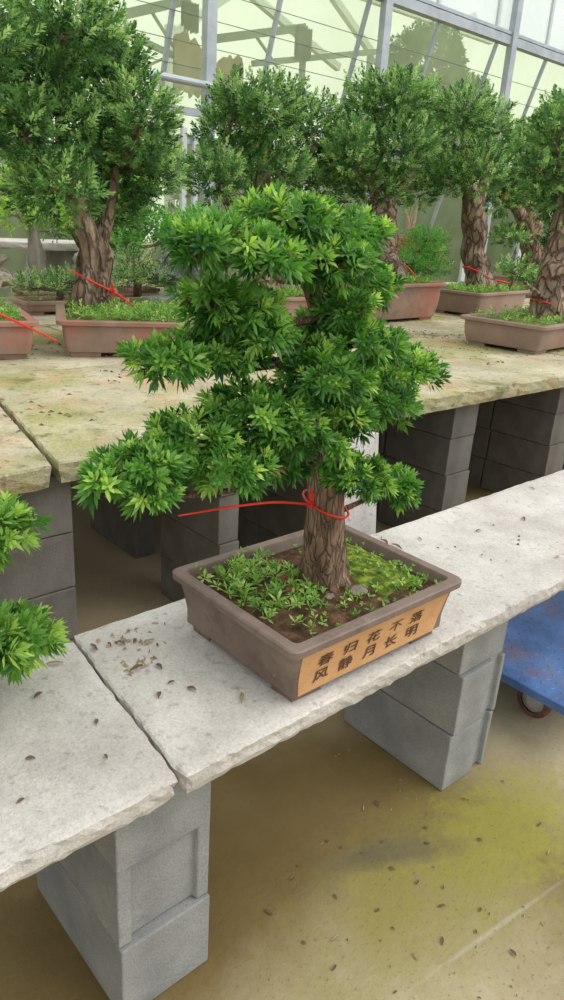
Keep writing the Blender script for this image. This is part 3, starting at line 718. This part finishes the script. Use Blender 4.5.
for q, (g, ids) in enumerate(groups.items()):
    bl = [(MAIN[i][0], MAIN[i][1], MAIN[i][2], MAIN[i][3]*.95-.003, MAIN[i][4]*.86) for i in ids]
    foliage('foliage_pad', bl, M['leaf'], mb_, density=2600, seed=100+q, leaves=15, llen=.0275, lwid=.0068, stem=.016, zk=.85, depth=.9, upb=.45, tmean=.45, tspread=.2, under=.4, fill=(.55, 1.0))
    twigs('branch', roots, bl, M['bark'], mb_, .0085, 10+q, per=7)
cable_tie((.547, .10, .936), .048, (-.25, .30), math.radians(186), (.150, .045, 1.018), 'red cable tie with a pointed tag and long tail round the main bonsai trunk', rad=.0026, tag_h=.034)

# ------------------------------------------------------------------ neighbour tree reaching in from the left
t = empty('potted_bonsai', (-.52, .17, ZN), 'bonsai off the left edge of the near bench, bright branch tips reaching in', 'bonsai')
pot(t, -.52, .17, ZN, .46, .36, .14, 0, M['clay'])
tp = [(-.50,.17,.73), (-.49,.18,.85), (-.45,.2,.97), (-.46,.22,1.1)]
m = MB(); m.tube(tp, [.05,.04,.032,.015], 18, rough=.12, step=.02, flute=.12, fscale=14); m.build('trunk', M['bark'], t, smooth=True)
NB = [(-.07,.30,.955,.075,.036), (-.20,.27,.97,.10,.04), (-.05,.30,.735,.085,.035), (-.16,.27,.765,.10,.045), (-.3,.25,.80,.1,.04), (-.38,.22,1.12,.12,.06)]
for q, ids in enumerate(([0,1], [2,3,4], [5])):
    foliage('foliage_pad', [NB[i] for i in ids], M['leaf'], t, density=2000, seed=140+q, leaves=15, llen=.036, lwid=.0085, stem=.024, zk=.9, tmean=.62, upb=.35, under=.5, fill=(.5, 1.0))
    twigs('branch', tp[1:], [NB[i] for i in ids], M['bark'], t, .008, 30+q, per=6)

# ------------------------------------------------------------------ large trees behind
def big_tree(label, potspec, tr, trr, limbs, blobs, seed, name='potted_tree', dens=720, mat='leaf_far', soil='soil_green', potmat='clay_red', weeds_n=520, llen=.037, lwid=.0105, tmean=.45, cat='bonsai', leaves=14, bark='bark_far', wl=.028, wh=.014, upb=.65, sc=(.75, 1.2), shr=.92):
    cx, cy, z0, L, W, H, rot = potspec
    t = empty(name, (cx, cy, z0), label, cat)
    if L: 
        pot(t, cx, cy, z0, L, W, H, rot, M[potmat], lip=.018*L/.6, taper=.022*L/.8, lipw=.03*L/.6, liph=.024, soil_drop=.02, soil=soil, foot_h=.02, belly=.012*L/.9)
        if weeds_n: weeds('weeds', cx, cy, L*.86, W*.82, z0+H-.01, rot, weeds_n, seed+5, t, 'weed', wl, .008, 8, wh, stem=.04)
    m = MB(); m.tube(tr, trr, 22, rough=.28, seed=seed, step=.03, flute=.3, fscale=5)
    for l, r in limbs: m.tube(l, r, 12, rough=.25, seed=seed+1, step=.03, fscale=5)
    m.build('trunk', M[bark], t, smooth=True)
    blobs = [(x, y, z-.02, a*shr, c_*shr) for x, y, z, a, c_ in blobs]
    rts = [p for p in tr[len(tr)//2:]]+[p for l, r in limbs for p in l[1:]]
    twigs('branch', rts, blobs, M[bark], t, .016, seed, per=6)
    foliage('foliage', blobs, M[mat], t, density=dens, seed=seed, leaves=leaves, llen=llen, lwid=lwid, stem=.065, detail=False, zk=1.0, upb=upb, under=.5, fill=(.5, 1.04), tmean=tmean, tspread=.32, openness=.75, depth=.95, sc=sc, lump=.34)
    return t
T1 = [(1.22,2.58,2.219,0.235,0.167),(1.184,2.8,2.05,0.23,0.23),(1.605,3.02,2.135,0.237,0.237),(1.604,2.58,1.884,0.174,0.203),(1.293,2.8,1.814,0.289,0.202),(1.739,3.02,1.701,0.274,0.208),(1.151,2.58,1.562,0.207,0.138),(1.806,2.8,1.705,0.149,0.16),(1.642,3.02,1.492,0.22,0.121),(1.024,2.58,1.775,0.132,0.176),(1.626,2.8,2.162,0.119,0.178)]
T0 = [(0.779,2.48,2.063,0.217,0.217),(0.879,2.7,1.842,0.196,0.174),(1.088,2.92,2.283,0.136,0.136)]
T2 = [(2.838,3.08,2.111,0.251,0.213),(2.713,3.3,1.964,0.245,0.245),(3.596,3.52,2.101,0.265,0.265),(2.425,3.08,1.705,0.184,0.171),(3.002,3.3,1.782,0.306,0.231),(3.682,3.52,1.77,0.258,0.228),(2.559,3.08,2.156,0.132,0.132),(3.755,3.3,1.978,0.161,0.22)]
T3 = [(4.036,3.08,2.36,0.24,0.17),(4.004,3.3,2.271,0.252,0.252),(4.889,3.52,2.358,0.2,0.284),(4.049,3.08,2.035,0.331,0.235),(4.116,3.3,1.767,0.248,0.171),(4.922,3.52,1.863,0.207,0.241),(3.582,3.08,1.956,0.168,0.21)]
T4 = [(4.7,2.98,2.341,0.23,0.184),(5.378,3.2,2.288,0.212,0.255),(5.214,3.42,2.162,0.224,0.259),(5.005,2.98,1.946,0.244,0.228),(4.882,3.2,1.899,0.165,0.165)]
T5 = [(3.72,1.6,2.05,0.12,0.2),(4.072,1.75,2.085,0.158,0.244),(4.555,1.97,1.148,0.158,0.086),(3.407,1.53,1.296,0.08,0.057),(4.252,1.75,1.457,0.092,0.131),(4.28,1.85,1.72,.2,.17),(4.0,1.8,1.86,.16,.15),(4.3,1.9,2.12,.2,.2),(4.4,1.8,2.0,.22,.2)]
T6 = [(6.811,3.78,2.193,0.393,0.31),(6.88,4.0,1.86,0.344,0.215),(8.135,4.22,1.991,0.36,0.36),(7.03,3.78,2.403,0.292,0.25),(7.195,4.0,1.465,0.202,0.112)]
def local(cx, cy, rot, a, b, L, W):
    v = Matrix.Rotation(rot, 3, 'Z') @ Vector((a*L/2, b*W/2, 0)); return cx+v.x, cy+v.y
# T1
rot = math.radians(-25); e1 = Vector((math.cos(rot), math.sin(rot))); e2 = Vector((-math.sin(rot), math.cos(rot)))
c = Vector((1.02, 2.36))+e1*.45+e2*.36
big_tree('big bushy bonsai with a forked tan trunk in a long reddish pot at upper left', (c.x, c.y, ZF-.003, .9, .72, .175, rot),
    [(1.43,2.80,.93), (1.43,2.80,1.05), (1.45,2.80,1.16), (1.457,2.8,1.26), (1.42,2.8,1.36), (1.358,2.8,1.53), (1.30,2.8,1.66), (1.30,2.8,1.9)], [.13,.095,.078,.078,.055,.044,.035,.02],
    [([(1.46,2.8,1.27), (1.52,2.8,1.38), (1.56,2.8,1.5), (1.62,2.85,1.7), (1.64,2.9,1.95)], [.05,.032,.028,.022,.015])], T1, 201, dens=850)
# T0
big_tree('bonsai at the left edge in a reddish pot, only its right side in view', (.60, 2.78, ZF-.003, .86, .68, .175, math.radians(-13)),
    [(.55,2.75,.93), (.56,2.75,1.15), (.62,2.72,1.45), (.75,2.65,1.75), (.8,2.6,2.0)], [.11,.08,.06,.045,.03], [], T0, 211)
# T2
big_tree('bonsai with a rounded crown and curved bough, standing directly behind the main tree', (2.74, 3.02, ZF-.003, .74, .55, .2, math.radians(-4)),
    [(2.86,3.07,.97), (2.93,3.16,1.2), (3.02,3.3,1.5), (2.98,3.3,1.7), (3.0,3.3,2.0)], [.13,.1,.08,.06,.03],
    [([(3.02,3.3,1.5), (2.85,3.3,1.55), (2.72,3.25,1.58), (2.58,3.2,1.62), (2.56,3.2,1.9)], [.06,.055,.05,.04,.02]), ([(2.99,3.3,1.65), (3.3,3.35,1.8), (3.6,3.45,2.0)], [.05,.04,.02])], T2, 221)
# T3
big_tree('bonsai with a stout pale trunk in the large pinkish pot right of the main tree', (3.81, 2.93, ZF-.003, 1.24, .5, .28, math.radians(3)),
    [(4.02,2.98,1.0), (4.03,3.03,1.15), (4.10,3.15,1.3), (4.14,3.22,1.45), (4.18,3.27,1.6), (4.25,3.3,1.75)], [.16,.125,.115,.12,.11,.06],
    [([(4.25,3.3,1.58), (4.05,3.25,1.75), (4.0,3.2,2.1)], [.07,.05,.02]), ([(4.28,3.3,1.6), (4.5,3.35,1.78), (4.8,3.4,2.1)], [.06,.045,.02])], T3, 231, weeds_n=300, wl=.03)
# T4
big_tree('bonsai with a straight peeling trunk in a brown pot on the far bench', (5.28, 3.0, ZF-.003, .98, .55, .2, math.radians(8)),
    [(5.33,3.05,.96), (5.36,3.1,1.1), (5.40,3.2,1.3), (5.36,3.2,1.5), (5.28,3.2,1.7), (5.15,3.2,1.85)], [.15,.115,.10,.105,.085,.045],
    [([(5.3,3.2,1.66), (5.4,3.2,1.85), (5.38,3.2,2.2)], [.06,.045,.02]), ([(5.2,3.2,1.8), (4.9,3.1,2.1)], [.04,.02])], T4, 241, weeds_n=520, potmat='clay_brown', dens=620)
# T5
big_tree('bonsai at the right edge in the brown pot nearest the front of the far bench', (3.965, 1.66, ZF, .95, .58, .175, math.radians(5)),
    [(4.02,1.62,.95), (4.03,1.63,1.06), (4.08,1.66,1.2), (4.20,1.72,1.4), (4.24,1.75,1.6), (4.2,1.78,1.8)], [.125,.10,.09,.085,.06,.03],
    [([(4.05,1.64,1.08), (3.85,1.6,1.14), (3.5,1.55,1.24)], [.015,.012,.008])], T5, 251, weeds_n=200, potmat='clay_brown', llen=.036)
# T6
big_tree('bonsai with a low side bough behind the rightmost bonsai, in the furthest brown pot', (7.75, 3.98, ZF, 1.1, .62, .22, math.radians(5)),
    [(7.83,3.98,.98), (7.82,4.0,1.15), (7.7,4.0,1.42), (7.45,4.0,1.68), (7.5,4.0,2.0)], [.17,.14,.125,.11,.04],
    [([(7.6,4.0,1.5), (7.25,3.98,1.72), (6.9,3.95,1.85), (6.6,3.9,1.95)], [.08,.06,.05,.03]), ([(7.65,4.0,1.5), (7.9,4.1,1.75), (8.1,4.2,2.0)], [.07,.05,.02])], T6, 261, weeds_n=120, potmat='clay_brown', dens=460, llen=.045, lwid=.011)
# ties on the big trees
cable_tie((1.44,2.80,1.11), .108, (-.45,.15), math.radians(-50), (1.58,2.62,1.00), 'red cable tie sloping round the forked trunk at upper left', rad=.006, tag_h=.05)
cable_tie((.56,2.75,1.08), .1, (0,0), math.radians(-60), (.92,2.14,.93), 'red cable tie tail hanging over the reddish pot at the left edge', rad=.006, tag_h=.04)
cable_tie((2.96,3.21,1.30), .105, (-.3,.1), math.radians(-110), (2.98,2.9,1.22), 'red cable tie glimpsed behind the upper left foliage of the main tree', rad=.007, tag_h=.06)
cable_tie((4.07,3.10,1.24), .135, (0.1,.3), math.radians(-20), (4.28,2.85,1.07), 'red cable tie round the stout pale trunk right of the main tree', rad=.007, tag_h=.04)
cable_tie((5.365,3.11,1.13), .128, (-.35,.2), math.radians(-50), (5.6,2.85,1.05), 'red cable tie on the straight peeling trunk, tag hanging low', rad=.008, tag_h=.05)
cable_tie((4.03,1.63,1.06), .11, (-.3,.1), math.radians(-70), (4.3,1.45,1.03), 'red cable tie round the trunk of the bonsai at the right edge', rad=.005, tag_h=.05)

# ------------------------------------------------------------------ small things on the back rows
def small_tree(label, x, y, z, tr, trr, blobs, seed, mat, potL=.3, potW=.22, potH=.08, potmat='clay_brown', bark='bark', dens=900, llen=.022, lwid=.008, name='potted_shrub', cat='shrub', limbs=(), group=None):
    return big_tree(label, (x, y, z, potL, potW, potH, 0), tr, trr, list(limbs), blobs, seed, name=name, mat=mat, potmat=potmat, dens=dens, weeds_n=0, llen=llen, lwid=lwid, cat=cat, bark=bark, leaves=8, tmean=.5)
small_tree('airy yellow-green shrub with a bleached grey trunk at the left edge', 1.9, 4.45, ZF, [(1.88,4.45,.9), (1.86,4.45,1.1), (1.84,4.45,1.3), (1.85,4.45,1.45)], [.06,.05,.035,.02],
    [(1.72,4.4,1.42,.15,.09), (1.95,4.45,1.5,.17,.12), (1.82,4.5,1.66,.12,.1), (2.12,4.4,1.38,.12,.07), (1.62,4.4,1.55,.1,.08)], 301, 'leaf_yellow', bark='wood_grey', dens=800, llen=.035, lwid=.014, potL=.4)
small_tree('low dark green bush in a shallow pot behind the pot at the left edge', 1.75, 3.85, ZF, [(1.75,3.85,.88), (1.75,3.86,.96)], [.03,.02],
    [(1.55,3.8,1.0,.15,.06), (1.8,3.85,1.02,.17,.07), (1.98,3.9,1.01,.12,.06)], 311, 'leaf_far', potL=.62, potW=.3, potH=.09, dens=1000)
small_tree('small bonsai with a black twisting trunk left of the forked trunk', 2.22, 4.5, ZF, [(2.24,4.5,.88), (2.20,4.5,1.0), (2.28,4.5,1.12), (2.22,4.5,1.22), (2.15,4.5,1.32)], [.03,.026,.024,.02,.012],
    [(2.05,4.5,1.33,.14,.06), (2.25,4.5,1.30,.12,.05)], 321, 'leaf_far', dens=900)
small_tree('dark green mound of foliage right of the forked trunk', 2.42, 4.0, ZF, [(2.42,4.0,.88), (2.42,4.0,1.05)], [.03,.02],
    [(2.32,3.95,1.04,.16,.07), (2.55,4.0,1.03,.16,.07), (2.42,4.05,1.14,.13,.07)], 331, 'leaf_far', potL=.5, dens=1000)
small_tree('light green loose shrub rising behind the dark green mound right of the forked trunk', 2.75, 4.55, ZF, [(2.75,4.55,.88), (2.74,4.55,1.2), (2.78,4.55,1.5)], [.03,.025,.012],
    [(2.62,4.5,1.45,.18,.12), (2.9,4.55,1.38,.2,.12), (2.75,4.6,1.62,.2,.12), (2.6,4.5,1.25,.14,.1), (3.1,4.6,1.3,.14,.1)], 341, 'leaf_mini', bark='wood_grey', dens=800, llen=.035, lwid=.013)
small_tree('tall pale green shrub between the forked trunk and the left grey post', 3.5, 4.6, ZF, [(3.5,4.6,.88), (3.5,4.6,1.3), (3.48,4.6,1.6)], [.03,.025,.012],
    [(3.4,4.6,1.42,.2,.12), (3.62,4.6,1.35,.2,.14)], 346, 'leaf_mini', dens=800, llen=.035, lwid=.013)
small_tree('small cloud-pruned bonsai just left of the straight peeling trunk', 4.92, 3.6, ZF, [(4.98,3.6,.9), (4.98,3.58,1.02), (5.02,3.55,1.12), (5.08,3.55,1.28)], [.075,.06,.045,.02],
    [(4.85,3.5,1.20,.17,.06), (5.15,3.5,1.15,.2,.07), (5.15,3.55,1.41,.2,.06), (5.3,3.6,1.30,.15,.055), (4.80,3.5,1.05,.14,.07), (4.98,3.5,1.30,.14,.05)], 351, 'leaf_mini', potL=.5, potW=.3, potH=.1, dens=1500, name='potted_bonsai', cat='bonsai')
small_tree('sparse orange-green plant behind the blue-grey tub', 6.42, 4.45, ZF, [(6.42,4.45,.9), (6.40,4.45,1.15)], [.02,.012],
    [(6.34,4.4,1.27,.14,.09), (6.5,4.45,1.18,.14,.08)], 361, 'leaf_yellow', dens=260, llen=.03, lwid=.012)
# rocks
rock((3.02,4.28,1.0), .23, 11, M['rock'], 'landscape_rock', None, 'large grey crumpled landscape rock right of the forked trunk', 'rock', sq=(1.25,.8,.75), n=22, amp=.6, fs=2.4)
rock((3.27,3.98,.89), .14, 13, M['rock'], 'landscape_rock', None, 'smaller whitish grey rock in front of the large grey rock', 'rock', sq=(1.5,.8,.75), n=20, amp=.6, fs=2.8)
rock((1.46,4.5,1.0), .17, 15, M['rock_warm'], 'landscape_rock', None, 'tan and grey rock at the left edge beneath the yellow-green shrub', 'rock', sq=(1.1,.8,1.1), n=20, amp=.6, fs=2.4)
rock((2.14,4.2,.98), .13, 17, M['rock_warm'], 'landscape_rock', None, 'upright tan rock beside the bleached grey trunk', 'rock', sq=(.9,.8,1.35), n=18, amp=.55, fs=2.4)
for i, (x, y, l, r_, lab) in enumerate(((2.75,3.62,.5,.1,'front flat paving stone right of the forked trunk'), (3.0,3.75,.45,-.5,'tilted flat paving stone below the smaller whitish rock'), (2.6,3.85,.4,.3,'rear flat paving stone right of the forked trunk'))):
    m = MB(); m.box((x, y, ZF+.045), (l, .22, .09), rot=r_); tag(m.build('paving_stone', M['block'], None, (x, y, ZF), bevel=.012), lab, 'stone')
# raised back bench
slab('concrete_slab', [(1.3,4.92), (2.75,4.92), (2.75,5.5), (1.3,5.5)], 1.14, 1.2, M['slab'], 'pale raised slab shelf seen behind the shrubs at the left edge', seed=21, cell=.06)
for x in (1.45, 2.45):
    for k in range(6): block(x, 5.2, k*BH, .2, .39, 'plain', M['block'], 'grey block in a pillar carrying the raised pale shelf', 'pillars of the raised pale shelf')
# tub, terracotta pot with twigs, pale block, board
def round_pot(name, x, y, z, r, h, mat, label, cat, plant=None):
    t = empty(name, (x, y, z), label, cat)
    m = MB(); m.lathe((x, y, z), [(0,0), (r*.74,0), (r*.95,h*.86), (r*1.06,h*.87), (r*1.06,h), (r*.96,h), (r*.94,h*.85), (0,h*.85)], 32); m.build('body', mat, t, smooth=False)
    return t
m = MB(); m.box((5.88, 4.5, ZF+.06), (.44, .34, .12)); tag(m.build('paving_stone', M['block'], None, (5.88, 4.5, ZF), bevel=.008), 'pale thick stone under the blue-grey tub', 'stone')
round_pot('plastic_tub', 5.88, 4.5, ZF+.12, .17, .22, M['greypot'], 'round blue-grey plastic tub behind the large pinkish pot', 'tub')
t = round_pot('twig_pot', 7.05, 5.35, 1.16, .18, .19, M['terracotta'], 'terracotta pot of bare twigs on the pale pedestal', 'pot')
m = MB(); rng = random.Random(4)
for k in range(10):
    a = rng.uniform(-.15, .15); m.tube([(7.05, 5.35, 1.31), (7.05+a*.6, 5.35+rng.uniform(-.05,.05), 1.55), (7.05+a, 5.35, rng.uniform(1.6, 1.8))], [.012,.008,.004], 6)
m.build('twig', M['debris_pale'], t)
m = MB(); m.box((7.05, 5.35, .56), (.34, .34, 1.12)); m.box((7.05, 5.35, 1.14), (.46, .46, .04)); tag(m.build('pedestal', M['block'], None, (7.05, 5.35, 0), bevel=.006), 'pale concrete pedestal under the terracotta pot of twigs', 'pedestal')
m = MB(); m.box((0,0,0), (.5, .5, .03)); mt = Matrix.Rotation(.15, 3, 'X')
m.v = [tuple(mt @ Vector(v)+Vector((6.90, 4.2, .862))) for v in m.v]
tag(m.build('white_sheet', M['white_board'], None, (6.90, 4.2, ZF), bevel=.004), 'pale rigid sheet lying beside the furthest brown pot', 'sheet')

# ------------------------------------------------------------------ trolley
t = empty('platform_trolley', (1.78, .28, 0), 'blue steel platform trolley with worn treadplate deck on casters, partly under the near bench', 'trolley')
x0, x1, y0, y1, zt = 1.415, 2.15, -.165, .75, .175
m = MB(); m.box(((x0+x1)/2, (y0+y1)/2, zt-.004), (x1-x0, y1-y0, .008))
k = 0
for i in range(int((x1-x0)/.034)):
    for j in range(int((y1-y0)/.034)):
        cx, cy = x0+.02+i*.034, y0+.02+j*.034
        a = PI/4 if (i+j) % 2 else -PI/4
        dx, dy = Vector((math.cos(a), math.sin(a), 0))*.012, Vector((-math.sin(a), math.cos(a), 0))*.0038
        c = Vector((cx, cy, zt)); m.add([c-dx, c-dy, c+dx, c+dy, c+Vector((0,0,.0022))], [(0,1,4), (1,2,4), (2,3,4), (3,0,4)])
m.build('deck', M['blue'], t)
m = MB()
for a, b in (((x0,y0),(x1,y0)), ((x0,y1),(x1,y1)), ((x0,y0),(x0,y1)), ((x1,y0),(x1,y1))): m.bar((*a, zt-.014), (*b, zt-.014), .006, .026)
m.build('edge_frame', M['blue'], t)
for (cx, cy) in ((1.535,.03), (2.05,-.06), (1.50,.62), (2.05,.62)):
    c = MB()
    c.box((cx, cy, .148), (.09, .07, .006)); c.tube([(cx, cy, .145), (cx, cy, .13)], [.022,.022], 16)
    for s in (-1, 1): c.add([(cx+s*.024, cy-.03, .132), (cx+s*.024, cy+.03, .132), (cx+s*.024, cy+.012, .05), (cx+s*.024, cy-.014, .05), (cx+s*.028, cy-.03, .132), (cx+s*.028, cy+.03, .132), (cx+s*.028, cy+.012, .05), (cx+s*.028, cy-.014, .05)],
        [(0,1,2,3), (7,6,5,4), (0,4,5,1), (1,5,6,2), (2,6,7,3), (3,7,4,0)])
    c.box((cx, cy, .13), (.056, .06, .005))
    ca = c.build('caster', M['zinc'], t)
    w = MB(); w.lathe((cx, cy, .0585), [(.04,-.016), (.052,-.017), (.058,-.010), (.0585,0), (.058,.010), (.052,.017), (.04,.016)], 36, 'X'); w.build('wheel', M['rubber'], ca, smooth=True)
    w = MB(); w.lathe((cx, cy, .0585), [(0,-.018), (.018,-.018), (.022,-.010), (.041,-.008), (.041,.008), (.022,.010), (.018,.018), (0,.018)], 28, 'X'); w.build('hub', M['zinc'], ca, smooth=False)

# ------------------------------------------------------------------ litter
def curl_mesh(l, w, seed):
    rng = random.Random(seed); m = MB(); n = 5
    for i in range(n+1):
        u = i/n; ww = w*math.sin(PI*min(max(u, .05), .95))**.7
        z = .35*w*math.sin(PI*u)+rng.uniform(0, .12)*w
        for s in (-1, 0, 1): m.v.append(((u-.5)*l, s*ww/2+rng.uniform(-.05, .05)*w, z+(.25*w if s else 0)+.0006))
    m.f = [(i*3+j, i*3+3+j, i*3+4+j, i*3+j+1) for i in range(n) for j in range(2)]
    return m.mesh('dry_leaf')
protos = [curl_mesh(.016+.004*i, .007+.002*(i % 3), i) for i in range(5)]
for p_, mm in zip(protos, (M['debris'], M['debris'], M['debris'], M['debris_pale'], M['debris'])): p_.materials.append(mm)
def litter(spots, z, label, group, s=1.0, seed=1):
    rng = random.Random(seed)
    for i, (x, y) in enumerate(spots):
        o = bpy.data.objects.new('dry_leaf', protos[i % 5]); o.location = (x, y, z); o.rotation_euler = (0, 0, rng.uniform(0, 6.28)); sc = s*rng.uniform(.7, 1.25); o.scale = (sc, sc, sc)
        COL.objects.link(o); tag(o, label, 'leaf', group)
rng = random.Random(12)
sp = []
while len(sp) < 20:
    x, y = rng.uniform(.9, 1.9), rng.uniform(-.04, .39)
    sp.append((x, y))
litter(sp, ZN+.001, 'small dry brown leaf scrap lying on the near slab right of the pot', 'leaf scraps right of the pot', seed=2)
litter([(.17,.33), (.19,.32), (.22,.31), (.24,.29), (.14,.34), (.20,.14), (.22,.1), (.16,.12), (.28,.02), (.17,.22), (.25,.27), (.21,.2)], ZN+.001, 'small dry brown leaf scrap on the near slab left of the pot', 'leaf scraps left of the pot', seed=3)
litter([(.0,.03), (-.1,.1), (-.02,.25), (.05,.33), (-.12,.22), (-.15,.02), (.03,.12)], ZN+.001, 'small dry brown leaf scrap on the left near slab', 'leaf scraps on the left near slab', seed=4)
sp = [(rng.uniform(.35, 1.35), rng.uniform(-.42, .1)) for k in range(46)]
sp = [(x, y) for x, y in sp if not (.98 < x < 1.24 and y > -.03)]
litter(sp, .001, 'dry leaf scrap scattered on the mossy floor in front of the near bench', 'leaf scraps on the floor', s=.62, seed=5)
def debris(name, n, x0, x1, y0, y1, z, mat, label, s, seed, strips=True):
    rng = random.Random(seed); m = MB()
    for k in range(n):
        x, y = rng.uniform(x0, x1), rng.uniform(y0, y1)
        if fr((x, y, seed), 1.8) < .02: continue
        a = rng.uniform(0, 6.28); l = rng.uniform(.4, 1)*s; w = l*rng.uniform(.12, .5)
        c, s_ = math.cos(a), math.sin(a); h = rng.uniform(.003, .008)
        q = [(-l/2, -w/3), (l/2, -w/2), (l/2*.8, w/2), (-l/2*.9, w/3)]
        vs = [(x+p*c-r*s_, y+p*s_+r*c, z) for p, r in q]; m.add(vs+[(x, y, z+h)], [(0,1,4), (1,2,4), (2,3,4), (3,0,4)])
    return tag(m.build(name, mat, None, ((x0+x1)/2, (y0+y1)/2, z)), label, 'litter', None, 'stuff')
debris('needle_litter', 1500, .3, 4.6, 1.3, 2.9, ZF+.001, M['debris'], 'brown needle litter strewn over the far bench in front of the pots', .028, 5)
debris('needle_litter', 90, .9, 1.6, .05, .38, ZN+.001, M['debris'], 'fine brown needle litter on the near slab right of the pot', .014, 8)
debris('needle_litter', 60, .15, .31, .2, .36, ZN+.001, M['debris_pale'], 'fine tan needle litter on the near slab beside the pot corner', .016, 9)
debris('floor_litter', 260, .2, 1.6, -.5, .3, .001, M['debris_pale'], 'fine tan grit and plant scraps over the mossy floor', .008, 10)

# ------------------------------------------------------------------ light, camera
w = bpy.data.worlds.new('overcast'); SC.world = w; w.use_nodes = True
nt = w.node_tree; nt.nodes.clear(); out = nt.nodes.new('ShaderNodeOutputWorld'); bg = nt.nodes.new('ShaderNodeBackground')
bg.inputs[0].default_value = (.97, 1.0, .985, 1); bg.inputs[1].default_value = .92
nt.links.new(bg.outputs[0], out.inputs[0])
sun = bpy.data.lights.new('soft_sun', 'SUN'); sun.energy = 1.5; sun.angle = math.radians(50); sun.color = (1, .98, .94)
so = bpy.data.objects.new('soft_sun', sun); so.rotation_euler = Vector((.55, -.6, 1.0)).to_track_quat('Z', 'Y').to_euler(); COL.objects.link(so)

cam = bpy.data.cameras.new('camera'); co = bpy.data.objects.new('camera', cam); COL.objects.link(co)
yaw, pitch, roll = .7404, .3664, .0630
cy, sy, cp, sp_ = math.cos(yaw), math.sin(yaw), math.cos(pitch), math.sin(pitch)
F = Vector((sy*cp, cy*cp, -sp_)); Rt = Vector((cy, -sy, 0)); U = Rt.cross(F)
r = Rt*math.cos(roll)+U*math.sin(roll); u = -Rt*math.sin(roll)+U*math.cos(roll)
mw = Matrix((r, u, -F)).transposed().to_4x4(); mw.translation = Vector((-.4618, -.8701, 1.4742)); co.matrix_world = mw
cam.sensor_fit = 'VERTICAL'; cam.sensor_height = 36; cam.lens = 728.9*36/1000; cam.clip_start = .02; cam.clip_end = 200
SC.camera = co
SC.view_settings.view_transform = 'Standard'; SC.view_settings.look = 'None'; SC.view_settings.gamma = 1; SC.view_settings.use_curve_mapping = False
SC.view_settings.exposure = 0.3
